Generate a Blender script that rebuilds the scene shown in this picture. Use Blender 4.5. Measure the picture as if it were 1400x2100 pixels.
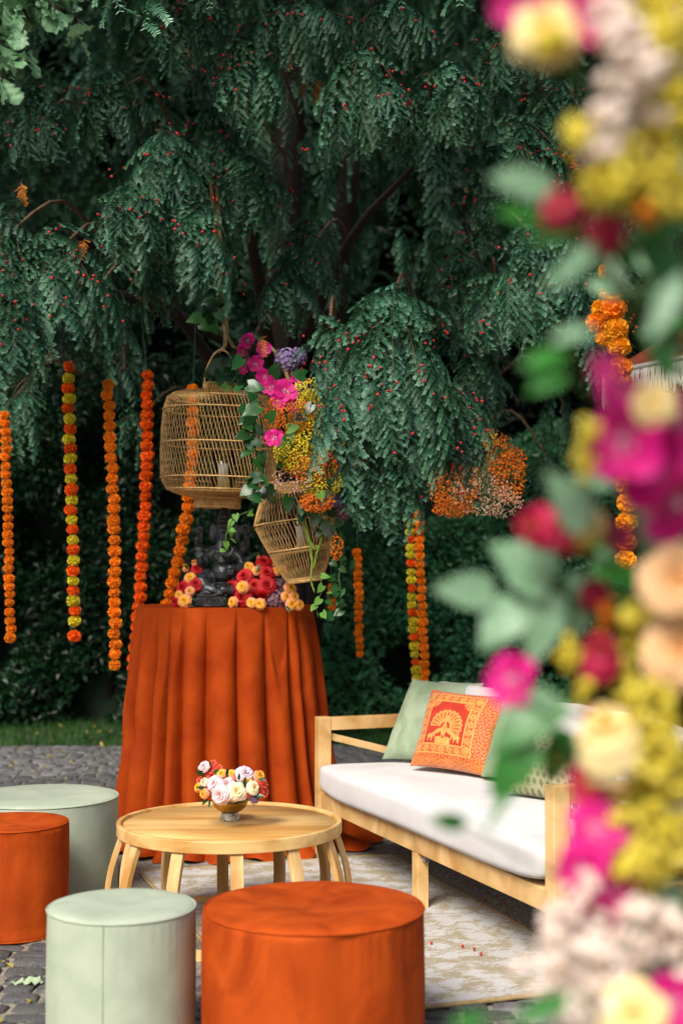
import bpy, bmesh, math, random
import numpy as np
from mathutils import Vector, Matrix, Euler, Quaternion
R_ = math.radians
SC = bpy.context.scene
for o in list(bpy.data.objects): bpy.data.objects.remove(o)
COL = SC.collection
# ------------------------------------------------------------------ camera
F = 2917.0; CAMH = 1.42; PITCH = math.atan(100.0 / F)
cd = bpy.data.cameras.new('camera'); cam = bpy.data.objects.new('camera', cd); COL.objects.link(cam)
cd.sensor_fit = 'VERTICAL'; cd.sensor_height = 36.0; cd.sensor_width = 24.0; cd.lens = 50.0
cd.clip_start = 0.05; cd.clip_end = 500
cam.location = (0, 0, CAMH); cam.rotation_euler = (math.pi / 2 + PITCH, 0, 0)
cd.dof.use_dof = True; cd.dof.focus_distance = 5.7; cd.dof.aperture_fstop = 2.0
SC.camera = cam
# ------------------------------------------------------------------ sky, sun, exposure
SUN = Vector((-0.42, -0.88, 0.93)).normalized()
w = bpy.data.worlds.new('World'); SC.world = w; w.use_nodes = True
nt = w.node_tree; nt.nodes.clear()
sky = nt.nodes.new('ShaderNodeTexSky'); sky.sky_type = 'NISHITA'; sky.sun_disc = False
sky.sun_elevation = math.asin(SUN.z); sky.sun_rotation = math.atan2(SUN.x, SUN.y)
sky.air_density = 1.0; sky.dust_density = 4.0; sky.ozone_density = 0.6
bg = nt.nodes.new('ShaderNodeBackground'); bg.inputs[1].default_value = 0.075
wo = nt.nodes.new('ShaderNodeOutputWorld')
nt.links.new(sky.outputs[0], bg.inputs[0]); nt.links.new(bg.outputs[0], wo.inputs[0])
sl = bpy.data.lights.new('sun', 'SUN'); sl.energy = 2.7; sl.angle = R_(24); sl.color = (1.0, 0.95, 0.87)
so = bpy.data.objects.new('sun', sl); COL.objects.link(so)
so.rotation_euler = SUN.to_track_quat('Z', 'Y').to_euler(); so.location = (-4, -4, 8)
SC.view_settings.view_transform = 'Standard'; SC.view_settings.look = 'None'
SC.view_settings.exposure = 0.82; SC.view_settings.gamma = 1.0
SC.cycles.use_denoising = True
SC.cycles.max_bounces = 7; SC.cycles.diffuse_bounces = 3; SC.cycles.glossy_bounces = 3
SC.cycles.transmission_bounces = 6; SC.cycles.transparent_max_bounces = 8
SC.cycles.caustics_reflective = False; SC.cycles.caustics_refractive = False
SC.cycles.sample_clamp_indirect = 4.0
# ------------------------------------------------------------------ photograph pixel -> place
def ray(x, y):
    u = (x - 700) / F; v = (1050 - y) / F
    return Vector((u, math.cos(PITCH) - v * math.sin(PITCH), math.sin(PITCH) + v * math.cos(PITCH)))
def P(x, y, Y):
    d = ray(x, y); t = Y / d.y
    return Vector((d.x * t, Y, CAMH + d.z * t))
def PZ(x, y, z=0.0):
    d = ray(x, y); t = (z - CAMH) / d.z
    return Vector((d.x * t, d.y * t, z))
def proj(p):
    c, s = math.cos(PITCH), math.sin(PITCH)
    z = p[2] - CAMH; f = p[1] * c + z * s; up = -p[1] * s + z * c
    return 700 + F * p[0] / f, 1050 - F * up / f, f
# ------------------------------------------------------------------ materials
def S(h):
    h = h.lstrip('#'); c = [int(h[i:i + 2], 16) / 255 for i in (0, 2, 4)]
    return tuple((v / 12.92 if v <= .04045 else ((v + .055) / 1.055) ** 2.4) for v in c) + (1,)
def mat(name, c1, c2=None, scale=8., rough=.6, bump=0., bscale=60., sheen=0., metal=0., stretch=(1, 1, 1), attr=None,
        transl=0., spec=.4, rnd=.0, lo=.35, hi=.65, detail=5., sss=0., bstretch=(1, 1, 1), dist=.0, coat=0., huev=0.):
    m = bpy.data.materials.new(name); m.use_nodes = True; t = m.node_tree; N = t.nodes; L = t.links
    b = N['Principled BSDF']; out = N['Material Output']
    c1 = S(c1) if isinstance(c1, str) else c1; c2 = (S(c2) if isinstance(c2, str) else c2) or c1
    tc = N.new('ShaderNodeTexCoord'); oi = N.new('ShaderNodeObjectInfo')
    mul = N.new('ShaderNodeMath'); mul.operation = 'MULTIPLY'; mul.inputs[1].default_value = 37.0
    L.new(oi.outputs['Random'], mul.inputs[0])
    add = N.new('ShaderNodeVectorMath'); add.operation = 'ADD'
    L.new(tc.outputs['Object'], add.inputs[0]); L.new(mul.outputs[0], add.inputs[1])
    def noise(sc_, st, det):
        mp = N.new('ShaderNodeMapping'); mp.inputs['Scale'].default_value = st
        L.new(add.outputs[0], mp.inputs[0])
        n = N.new('ShaderNodeTexNoise'); n.inputs['Scale'].default_value = sc_; n.inputs['Detail'].default_value = det
        n.inputs['Distortion'].default_value = dist
        L.new(mp.outputs[0], n.inputs['Vector']); return n
    cr = N.new('ShaderNodeValToRGB')
    if attr:
        a = N.new('ShaderNodeAttribute'); a.attribute_name = 't'
        n = noise(scale, stretch, 3)
        ma = N.new('ShaderNodeMath'); ma.operation = 'MULTIPLY_ADD'; ma.inputs[1].default_value = .35
        sb = N.new('ShaderNodeMath'); sb.operation = 'SUBTRACT'; sb.inputs[1].default_value = .17
        L.new(n.outputs[0], ma.inputs[0]); L.new(a.outputs['Fac'], ma.inputs[2]); L.new(ma.outputs[0], sb.inputs[0])
        L.new(sb.outputs[0], cr.inputs[0])
        els = cr.color_ramp.elements
        while len(els) < len(attr): els.new(.5)
        for e, (p, c) in zip(els, attr): e.position = p; e.color = S(c)
    else:
        n = noise(scale, stretch, detail); L.new(n.outputs[0], cr.inputs[0])
        cr.color_ramp.elements[0].position = lo; cr.color_ramp.elements[0].color = c1
        cr.color_ramp.elements[1].position = hi; cr.color_ramp.elements[1].color = c2
    col = cr.outputs[0]
    if rnd or huev:
        hs = N.new('ShaderNodeHueSaturation')
        mr = N.new('ShaderNodeMapRange'); mr.inputs[3].default_value = 1 - rnd; mr.inputs[4].default_value = 1 + rnd
        L.new(oi.outputs['Random'], mr.inputs[0]); L.new(mr.outputs[0], hs.inputs['Value'])
        if huev:
            m2 = N.new('ShaderNodeMath'); m2.operation = 'MULTIPLY'; m2.inputs[1].default_value = 7.13
            m3 = N.new('ShaderNodeMath'); m3.operation = 'FRACT'
            mh = N.new('ShaderNodeMapRange'); mh.inputs[3].default_value = .5 - huev; mh.inputs[4].default_value = .5 + huev
            L.new(oi.outputs['Random'], m2.inputs[0]); L.new(m2.outputs[0], m3.inputs[0]); L.new(m3.outputs[0], mh.inputs[0])
            L.new(mh.outputs[0], hs.inputs['Hue'])
        L.new(col, hs.inputs['Color']); col = hs.outputs[0]
    L.new(col, b.inputs['Base Color'])
    b.inputs['Roughness'].default_value = rough; b.inputs['Metallic'].default_value = metal
    b.inputs['Specular IOR Level'].default_value = spec
    if coat: b.inputs['Coat Weight'].default_value = coat; b.inputs['Coat Roughness'].default_value = .3
    if sheen:
        b.inputs['Sheen Weight'].default_value = sheen; b.inputs['Sheen Roughness'].default_value = .4
        L.new(col, b.inputs['Sheen Tint'])
    if sss:
        b.inputs['Subsurface Weight'].default_value = sss; b.inputs['Subsurface Radius'].default_value = (.02, .02, .015)
        b.inputs['Subsurface Scale'].default_value = .5
    if bump:
        n2 = noise(bscale, bstretch, 4); bp = N.new('ShaderNodeBump')
        bp.inputs['Strength'].default_value = min(1, bump); bp.inputs['Distance'].default_value = .01 * max(1, bump)
        L.new(n2.outputs[0], bp.inputs['Height']); L.new(bp.outputs[0], b.inputs['Normal'])
    if transl:
        tr = N.new('ShaderNodeBsdfTranslucent'); mx = N.new('ShaderNodeMixShader'); mx.inputs[0].default_value = transl
        L.new(col, tr.inputs[0]); L.new(b.outputs[0], mx.inputs[1]); L.new(tr.outputs[0], mx.inputs[2])
        L.new(mx.outputs[0], out.inputs[0])
    return m
M = {}
M['rust'] = mat('rust_velvet', '#8c2f07', '#a6420c', 6, .8, .2, 30, sheen=.3, spec=.1, dist=.6, lo=.3, hi=.7)
M['rustpouf'] = mat('rust_pouf_velvet', '#8e3308', '#b54b13', 6, .78, .12, 30, sheen=.35, spec=.12, dist=1.2, lo=.3, hi=.68, stretch=(1, 1, .6))
M['sage'] = mat('sage_velvet', '#9aa692', '#b0b9a5', 6, .82, .1, 30, sheen=.3, spec=.12, dist=.9, lo=.25, hi=.7)
M['sagepillow'] = mat('sage_pillow_velvet', '#84957a', '#9cab8f', 9, .8, .2, 26, sheen=.3, spec=.15, dist=.8)
M['seam'] = mat('seam_thread', '#7c2a07', '#8c300a', 20, .9)
M['seamg'] = mat('sage_seam_thread', '#7c907a', '#889b84', 20, .9)
M['wood'] = mat('pale_timber', '#b5864a', '#e0bd85', 14, .5, .12, 50, stretch=(1, 1, .12), bstretch=(1, 1, .1), spec=.3)
M['woodtop'] = mat('pale_plywood', '#b98948', '#dfba7c', 13, .45, .06, 60, stretch=(.12, 1, 1), bstretch=(.1, 1, 1), spec=.35, rnd=.04)
M['teak'] = mat('sofa_timber', '#ba8d52', '#e0bb82', 12, .5, .15, 60, stretch=(.35, .35, .35), spec=.3, rnd=.06, dist=1.2)
M['canvas'] = mat('off_white_canvas', '#c8c5c5', '#d2d0d0', 5, .9, .12, 30, sheen=.1, spec=.1)
M['piping'] = mat('canvas_piping', '#cfcac6', '#d9d5d1', 5, .9)
M['steel'] = mat('zinc_bracket', '#77797c', '#8d8f92', 20, .4, metal=.8)
M['rattan'] = mat('rattan_cane', '#bb9150', '#dfb97a', 30, .5, .2, 120, spec=.4)
M['candle'] = mat('candle_wax', '#e4e1da', '#eceae4', 10, .5)
M['stone'] = mat('dark_cast_stone', '#1a1e21', '#3b4145', 45, .32, .12, 160, spec=.45)
M['rope'] = mat('jute_rope', '#8f7650', '#b39a70', 60, .9, .6, 200)
M['stem'] = mat('green_stem', '#3c5a26', '#56732f', 30, .6)
M['string'] = mat('garland_string', '#23402c', '#2f5a3c', 30, .7)
M['bark'] = mat('yew_bark', '#17100c', '#2a1f18', 14, .95, .9, 30, stretch=(1, 1, .25))
M['twig'] = mat('yew_twig', '#3a2b1e', '#6a5238', 30, .9)
M['needle'] = mat('yew_needles', '#143624', attr=[(.1, '#1b412c'), (.6, '#3a6f50'), (1, '#86b092')], scale=12, rough=.5, rnd=.35, huev=.02, spec=.45, transl=.08)
M['needleold'] = mat('withered_needles', '#9a5412', '#b8741c', 30, .8)
M['berry'] = mat('yew_berries', '#8e0c12', '#c01e26', 9, .4, spec=.5, sss=.1)
M['oakleaf'] = mat('oak_leaf_green', '#4d7752', '#76a076', 20, .5, rnd=.2, transl=.25, spec=.5)
M['hedge'] = mat('hedge_leaf_green', '#0c2615', '#1d4627', 1.7, .4, spec=.5, transl=.15, lo=.35, hi=.7)  # leaf colour darkened to stand in for shade under the canopy
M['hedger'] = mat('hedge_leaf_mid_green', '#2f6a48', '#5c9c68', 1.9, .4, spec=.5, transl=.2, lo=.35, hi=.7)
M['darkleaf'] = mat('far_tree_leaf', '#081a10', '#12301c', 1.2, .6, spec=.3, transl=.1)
M['core'] = mat('dark_core_fill', '#0a1a10', '#16301c', 6, .9, .8, 12)
M['ivy'] = mat('ivy_leaf_green', '#123a18', '#245c26', 25, .35, rnd=.4, huev=.02, transl=.2, spec=.5)
M['vine'] = mat('fresh_vine_green', '#4a7a2a', '#6a9a3c', 25, .6, transl=.2)
M['amaranth'] = mat('green_amaranthus', '#5c7a28', '#86a03c', 90, .9, .8, 300)
M['grass'] = mat('grass_green', '#1d4716', '#3a6a25', 3, .6, transl=.2)
M['soil'] = mat('ground_soil', '#4a4440', '#66604f', 8, .95, .6, 60)
M['gravel'] = mat('gravel_grit', '#6d675c', '#9c9587', 40, .95, .9, 160, detail=9, lo=.3, hi=.7)
M['pebble'] = mat('gravel_pebbles', '#6b655a', '#b0a99b', 25, .9, detail=6, lo=.3, hi=.7)
M['cobble'] = mat('slate_cobble', '#414243', '#6e6d6c', 18, .75, .7, 60, rnd=.25, spec=.4)
M['joint'] = mat('sandy_joint', '#7d7668', '#9d9584', 50, .95, .5, 150)
M['glass'] = None
g = bpy.data.materials.new('lantern_glass'); g.use_nodes = True; gn = g.node_tree.nodes; gl_ = g.node_tree.links
tb = gn.new('ShaderNodeBsdfTransparent'); tb.inputs[0].default_value = (.93, .96, .96, 1); gb = gn.new('ShaderNodeBsdfGlossy'); gb.inputs['Roughness'].default_value = .03
fz = gn.new('ShaderNodeFresnel'); fz.inputs[0].default_value = 1.35; gx_ = gn.new('ShaderNodeMixShader')
gl_.new(fz.outputs[0], gx_.inputs[0]); gl_.new(tb.outputs[0], gx_.inputs[1]); gl_.new(gb.outputs[0], gx_.inputs[2]); gl_.new(gx_.outputs[0], gn['Material Output'].inputs[0]); M['glass'] = g
M['gold'] = mat('brushed_gold', '#8f6a1c', '#b08a34', 20, .38, .1, 80, metal=.85)
M['silver'] = mat('hammered_silver', '#8d8c80', '#c9c8bd', 60, .35, .8, 90, metal=.9)
M['parasol'] = mat('terracotta_canopy', '#b5523a', '#c4634a', 4, .85, .1, 60, transl=.25)
M['fringe'] = mat('white_cotton_fringe', '#d8d4cb', '#e6e3dc', 30, .95)
M['orange'] = mat('marigold_orange', '#ea5a0a', '#f67a18', 60, .85, rnd=.12, transl=.3)
M['amber'] = mat('marigold_amber', '#ee8410', '#f89e20', 60, .85, rnd=.1, transl=.3)
M['gold_y'] = mat('marigold_golden', '#f29b06', '#f9b51a', 60, .85, rnd=.1, transl=.25)
M['yellow'] = mat('marigold_yellow', '#d6c822', '#e6da40', 60, .85, rnd=.1, transl=.2)
M['redrose'] = mat('red_rose', '#cc0000', attr=[(.0, '#86040a'), (.5, '#b4080e'), (1, '#d21418')], scale=30, rough=.6, transl=.15, rnd=.12)  # darker petal bases add painted crevice shade to the natural red gradient
M['spray'] = mat('yellow_coral_rose', '#cc0000', attr=[(.0, '#f2ab18'), (.6, '#f6bc3a'), (.85, '#f29a70'), (1, '#f2a49a')], scale=30, rough=.6, transl=.2, rnd=.08)
M['apricot'] = mat('apricot_rose', '#cc0000', attr=[(.0, '#e8862c'), (.6, '#f2a55e'), (1, '#f3b0a0')], scale=30, rough=.6, transl=.2, rnd=.08)
M['pinkp'] = mat('blush_peony', '#cc0000', attr=[(.0, '#e4b09c'), (.3, '#ecc4c6'), (1, '#f0d4da')], scale=30, rough=.65, transl=.2, rnd=.05)
M['cream'] = mat('cream_peony', '#cc0000', attr=[(.0, '#eec474'), (.4, '#f3dea8'), (1, '#f5ead4')], scale=30, rough=.65, transl=.2, rnd=.05)
M['coral'] = mat('coral_flower', '#cc0000', attr=[(.0, '#cc4028'), (.5, '#e65c44'), (1, '#f08470')], scale=30, rough=.65, transl=.2, rnd=.08)
M['lilacp'] = mat('lilac_peony', '#cc0000', attr=[(.0, '#e0b98c'), (.35, '#dcc3d3'), (1, '#e4d6e6')], scale=30, rough=.65, transl=.2, rnd=.05)
M['magenta'] = mat('magenta_orchid', '#cc0000', attr=[(.0, '#e8b8d4'), (.2, '#c80a72'), (1, '#d8158a')], scale=20, rough=.6, transl=.3, rnd=.12)
M['magred'] = mat('crimson_bud', '#cc0000', attr=[(.0, '#c8a020'), (.3, '#b0103a'), (1, '#c01c54')], scale=20, rough=.6, transl=.3, rnd=.12)
M['hydr'] = mat('mauve_hydrangea', '#cc0000', attr=[(.0, '#6d4a5a'), (.5, '#9c7684'), (1, '#b98f9c')], scale=30, rough=.7, transl=.2)
M['lilac'] = mat('lilac_hydrangea', '#cc0000', attr=[(.0, '#6a5a80'), (.5, '#9a84b4'), (1, '#b8a2cc')], scale=30, rough=.7, transl=.2)
M['by'] = mat('yellow_gypsophila', '#dcc81c', '#eddb40', 40, .8, transl=.2)
M['bo'] = mat('orange_gypsophila', '#e06a0c', '#f28c20', 40, .8, transl=.2)
M['bw'] = mat('blush_gypsophila', '#cf9f80', '#e2bfa4', 40, .8, transl=.2)
M['fy'] = mat('foreground_yellow', '#e6d43c', '#f4e768', 40, .8, transl=.4)
M['fb'] = mat('foreground_blush', '#f6e0d0', '#fbeee4', 40, .8, transl=.25)
M['fleaf'] = mat('eucalyptus_leaf', '#5f9068', '#9cc0a0', 14, .45, rnd=.25, transl=.3, spec=.5)
M['fleafd'] = mat('ruscus_leaf', '#1f5a1c', '#3c8a34', 14, .4, rnd=.2, transl=.3, spec=.5)
M['yrose'] = mat('butter_rose', '#cc0000', attr=[(.0, '#f0c25a'), (.4, '#f5da8c'), (1, '#f8e8b4')], scale=12, rough=.65, transl=.25)
M['prose'] = mat('peach_rose', '#cc0000', attr=[(.0, '#f0a860'), (.4, '#f5bf80'), (1, '#f8d6ac')], scale=12, rough=.65, transl=.25)
# ------------------------------------------------------------------ mesh helpers
class MB:
    def __init__(s): s.v = []; s.f = []; s.n = 0; s.t = []
    def add(s, vs, fs, t=None):
        vs = np.asarray(vs, float).reshape(-1, 3)
        s.v.append(vs); n = s.n
        s.f.extend([tuple(i + n for i in f) for f in fs]); s.n += len(vs)
        s.t.append(np.zeros(len(vs)) if t is None else np.asarray(t, float))
        return s
    def grid(s, A, close_u=False, close_v=False, t=None):
        A = np.asarray(A, float); nu, nv = A.shape[:2]
        fs = []
        for i in range(nu if close_u else nu - 1):
            for j in range(nv if close_v else nv - 1):
                fs.append((i * nv + j, ((i + 1) % nu) * nv + j, ((i + 1) % nu) * nv + (j + 1) % nv, i * nv + (j + 1) % nv))
        return s.add(A.reshape(-1, 3), fs, t)
    def box(s, c, size, Rm=None):
        h = np.array(size) / 2
        vs = np.array([[x, y, z] for x in (-1, 1) for y in (-1, 1) for z in (-1, 1)], float) * h
        if Rm is not None: vs = vs @ np.array(Rm).T
        return s.add(vs + np.array(c), [(0, 1, 3, 2), (4, 6, 7, 5), (0, 4, 5, 1), (2, 3, 7, 6), (0, 2, 6, 4), (1, 5, 7, 3)])
    def bar(s, a, b, wx, wz, up=(0, 0, 1)):
        a = Vector(a); b = Vector(b); d = (b - a); l = d.length; d.normalize()
        r = d.cross(Vector(up)); r.normalize(); u = r.cross(d)
        Rm = np.array([d, r, u]).T
        return s.box((a + b) / 2, (l, wx, wz), Rm)
    def tube(s, pts, rad, n=6, cap=True):
        pts = [Vector(p) for p in pts]; m = len(pts)
        rad = [rad] * m if not hasattr(rad, '__len__') else rad
        ref = Vector((.13, .31, .94)); rings = []
        for i, p in enumerate(pts):
            d = (pts[min(i + 1, m - 1)] - pts[max(i - 1, 0)])
            if d.length < 1e-9: d = Vector((0, 0, 1))
            d.normalize(); a = d.cross(ref)
            if a.length < 1e-3: a = d.cross(Vector((1, 0, 0)))
            a.normalize(); b = d.cross(a)
            rings.append([p + (a * math.cos(k * 2 * math.pi / n) + b * math.sin(k * 2 * math.pi / n)) * rad[i] for k in range(n)])
        n0 = s.n; s.grid(np.array([[list(q) for q in r] for r in rings]), close_v=True)
        if cap: s.f.append(tuple(n0 + k for k in range(n))[::-1]); s.f.append(tuple(n0 + (m - 1) * n + k for k in range(n)))
        return s
    def lathe(s, prof, c=(0, 0, 0), n=48, cap=True):
        A = np.array([[[r * math.cos(a), r * math.sin(a), z] for a in np.linspace(0, 2 * math.pi, n, endpoint=False)] for r, z in prof]) + np.array(c)
        n0 = s.n; s.grid(A, close_v=True); m = len(prof)
        if cap: s.f.append(tuple(n0 + k for k in range(n))[::-1]); s.f.append(tuple(n0 + (m - 1) * n + k for k in range(n)))
        return s
    def mesh(s, name, m=None, smooth=True):
        me = bpy.data.meshes.new(name)
        me.from_pydata(np.concatenate(s.v).tolist(), [], s.f)
        if 5 < len(s.f) < 70000:
            bm = bmesh.new(); bm.from_mesh(me); bmesh.ops.recalc_face_normals(bm, faces=bm.faces[:]); bm.to_mesh(me); bm.free()
        if any(x.any() for x in s.t):
            at = me.attributes.new('t', 'FLOAT', 'POINT'); at.data.foreach_set('value', np.concatenate(s.t).astype(np.float32))
        if smooth: me.polygons.foreach_set('use_smooth', [True] * len(me.polygons))
        if m: me.materials.append(m)
        me.update(); return me
def tag(o, label=None, cat=None, group=None, kind=None):
    for k, v in (('label', label), ('category', cat), ('group', group), ('kind', kind)):
        if v: o[k] = v
    return o
def thing(name, label, cat, loc=(0, 0, 0), group=None):
    o = bpy.data.objects.new(name, None); o.empty_display_size = .05; COL.objects.link(o); o.location = loc
    return tag(o, label, cat, group)
def put(name, me, parent=None, loc=None, rot=None, scale=None, kind=None):
    o = bpy.data.objects.new(name, me); COL.objects.link(o)
    if parent: o.parent = parent
    if loc is not None: o.location = loc
    if rot is not None:
        o.rotation_mode = 'QUATERNION'; o.rotation_quaternion = rot if isinstance(rot, Quaternion) else Euler(rot).to_quaternion()
    if scale is not None: o.scale = (scale,) * 3 if not hasattr(scale, '__len__') else scale
    if kind: o['kind'] = kind
    return o
def wloc(o):
    p = Vector(o.location); q = o.parent
    while q: p = p + Vector(q.location); q = q.parent
    return p
def obj(name, mb, m, parent=None, smooth=True, kind=None, bevel=0, auto=None):
    """mesh given in world coordinates; its origin is its parent's origin (parents are only translated)"""
    me = mb.mesh(name, m, smooth)
    if parent is not None:
        me.transform(Matrix.Translation(-wloc(parent)))
    o = put(name, me, parent, kind=kind)
    if bevel:
        b = o.modifiers.new('bevel', 'BEVEL'); b.width = bevel; b.segments = 2; b.limit_method = 'ANGLE'
        for p in me.polygons: p.use_smooth = False
    return o
def struct(name, mb, m, smooth=False):
    return tag(obj(name, mb, m, smooth=smooth), kind='structure')
def aim(d, roll=0):
    return Vector(d).to_track_quat('Z', 'Y') @ Quaternion((0, 0, 1), roll)
def rel(p, parent): return Vector(p) - wloc(parent)
def bez(pts, n):
    """Catmull-Rom through points"""
    pts = [Vector(p) for p in pts]; q = [2 * pts[0] - pts[1]] + pts + [2 * pts[-1] - pts[-2]]
    out = []
    for k in range(n):
        x = k / (n - 1) * (len(pts) - 1); i = min(int(x), len(pts) - 2); f = x - i
        a, b, c, d = q[i:i + 4]
        out.append(.5 * ((2 * b) + (c - a) * f + (2 * a - 5 * b + 4 * c - d) * f * f + (3 * b - a - 3 * c + d) * f ** 3))
    return out
def smoothnoise(seed):
    r = np.random.default_rng(seed); K = r.normal(size=(14, 3)); K = K / np.linalg.norm(K, axis=1, keepdims=True) * r.uniform(.5, 2.2, (14, 1)); ph = r.uniform(0, 6.28, 14)
    return lambda p, s=1.: np.sin((np.asarray(p) * s) @ K.T + ph).sum(-1) / 5.0
# ================================================================== SETTING
# ground, gravel bed, cobbles, lawn
mb = MB(); q = 120.0; mb.add([(-q, -q, -.035), (q, -q, -.035), (q, q, -.035), (-q, q, -.035)], [(0, 1, 2, 3)])
struct('ground', mb, M['soil'])
rng = random.Random(4); nr = np.random.default_rng(4)
GC = (0.15, 6.95); GR = (1.95, 2.1)
def ing(x, y, k=1.0): 
    a = math.atan2(y - GC[1], x - GC[0]); wob = 1 + .05 * math.sin(3 * a + 1) + .03 * math.sin(7 * a)
    return ((x - GC[0]) / GR[0]) ** 2 + ((y - GC[1]) / GR[1]) ** 2 < (k * wob) ** 2
nz = smoothnoise(3)
mb = MB(); mb.add([(-6, 1.0, .003), (6, 1.0, .003), (6, 10.95, .003), (-6, 10.95, .003)], [(0, 1, 2, 3)])
pave = struct('cobble_paving', mb, M['joint'])
mb = MB(); ringn = 72
A = []
for k, z in ((1.06, -.01), (1.0, .005), (.93, .011), (.6, .011), (.3, .011), (.02, .011)):
    row = []
    for j in range(ringn):
        a = 2 * math.pi * j / ringn; wob = 1 + .05 * math.sin(3 * a + 1) + .03 * math.sin(7 * a)
        x = GC[0] + GR[0] * k * wob * math.cos(a); y = GC[1] + GR[1] * k * wob * math.sin(a)
        row.append((x, y, z + (.003 * float(nz((x, y, 0), 9)) if z > 0 else 0)))
    A.append(row)
mb.grid(np.array(A), close_v=True); mb.f.append(tuple(range(5 * ringn, 6 * ringn)))
struct('gravel_bed', mb, M['gravel'], smooth=True)
def stone_mesh(seed, sx=.5, sy=.5, m=None):
    r = random.Random(seed); n = 8; b = MB(); rings = []
    ph = [(math.cos(a), math.sin(a)) for a in [2 * math.pi * (k + .5) / n for k in range(n)]]
    shp = []
    for c, s in ph:
        kx = abs(c) ** .45 * (1 if c > 0 else -1); ky = abs(s) ** .45 * (1 if s > 0 else -1)
        shp.append((kx * .5 * r.uniform(.9, 1.04), ky * .5 * r.uniform(.9, 1.04)))
    for k, z in ((1.0, -.03), (1.0, .004), (.93, .010), (.6, .012)):
        rings.append([(x * k, y * k, z + (r.uniform(-.0025, .0025) if z > 0 else 0)) for x, y in shp])
    b.grid(np.array(rings), close_v=True); b.f.append(tuple(range(24, 32)))
    return b.mesh('cobble', m)
cobs = []
y = 2.6; row = 0
while y < 10.9:
    dy = rng.uniform(.085, .115); x = -5.0 + rng.uniform(0, .1)
    while x < 5.0:
        dx = rng.uniform(.10, .17)
        yy = y + dy / 2 + .03 * math.sin(x * 1.7 + row * .1)
        if not ing(x + dx / 2, yy, .99):
            cobs.append((x + dx / 2, yy, dx, dy, rng.uniform(-.1, .1), rng.randrange(8)))
        x += dx
    y += dy; row += 1
cm = [stone_mesh(k, m=M['cobble']) for k in range(8)]
def cobvis(c):
    px, py, d = proj((c[0], c[1], 0))
    if not (-40 < px < 1440 and py < 2130): return 0
    if py > 1900 and 105 < px < 865: return 0
    if py > 1900 and px > 1050: return 0
    if 1640 < py < 1925 and px < 240: return 0
    if py < 1560 and px > 840: return 0
    return 1.0 / d
order = sorted(range(len(cobs)), key=lambda i: -cobvis(cobs[i]))
near = set(i for i in order[:300] if cobvis(cobs[i]) > 0)
rest = MB()
for i, (x, yy, dx, dy, a, k) in enumerate(cobs):
    sx, sy = dx * .97, dy * .95
    zt = rng.uniform(-.004, .004)
    if i in near:
        put('cobble', cm[k], pave, (x, yy, zt), Euler((rng.uniform(-.03, .03), rng.uniform(-.03, .03), a)).to_quaternion(), (sx, sy, 1))
    elif abs(x) < 3.6 or cobvis(cobs[i]) > 0:
        vs = np.array([v.co for v in cm[k].vertices]) * (sx, sy, 1)
        c, s = math.cos(a), math.sin(a)
        vs = np.c_[vs[:, 0] * c - vs[:, 1] * s + x, vs[:, 0] * s + vs[:, 1] * c + yy, vs[:, 2] + zt]
        rest.add(vs, [tuple(p.vertices) for p in cm[k].polygons])
obj('far_cobbles', rest, M['cobble'], pave, kind='stuff')
# loose grit on the gravel bed
OCT = np.array([(1, 0, 0), (-1, 0, 0), (0, 1, 0), (0, -1, 0), (0, 0, 1), (0, 0, -1)], float)
OCF = [(0, 2, 4), (2, 1, 4), (1, 3, 4), (3, 0, 4), (2, 0, 5), (1, 2, 5), (3, 1, 5), (0, 3, 5)]
def scatter(pts, radii, base, faces, seed=0, squash=(1, 1, 1), ts=None):
    r = np.random.default_rng(seed); n = len(pts); pts = np.asarray(pts, float)
    k = len(base); jit = r.uniform(.75, 1.2, (n, k, 1))
    ang = r.uniform(0, 6.28, n); c, s = np.cos(ang), np.sin(ang)
    B = np.repeat(base[None], n, 0) * jit * np.array(squash)
    B = np.stack([B[..., 0] * c[:, None] - B[..., 1] * s[:, None], B[..., 0] * s[:, None] + B[..., 1] * c[:, None], B[..., 2]], -1)
    V = (B * np.asarray(radii).reshape(-1, 1, 1) + pts[:, None]).reshape(-1, 3)
    Fs = (np.array(faces)[None] + (np.arange(n) * k)[:, None, None]).reshape(-1, len(faces[0]))
    m_ = MB(); m_.v = [V]; m_.f = [tuple(x) for x in Fs.tolist()]; m_.n = len(V); m_.t = [np.zeros(len(V))]
    return m_
pp = []
while len(pp) < 15000:
    a = rng.uniform(0, 6.2832); k = math.sqrt(rng.random()) * 1.03
    x = GC[0] + GR[0] * k * math.cos(a); yy = GC[1] + GR[1] * k * math.sin(a)
    pp.append((x, yy, .010))
grit = scatter(pp, nr.uniform(.003, .0095, len(pp)), OCT, OCF, 5, (1, 1, .7))
tag(obj('gravel', grit, M['pebble']), 'small grey brown grit loose over the gravel under the furniture', 'gravel', kind='stuff')
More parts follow.
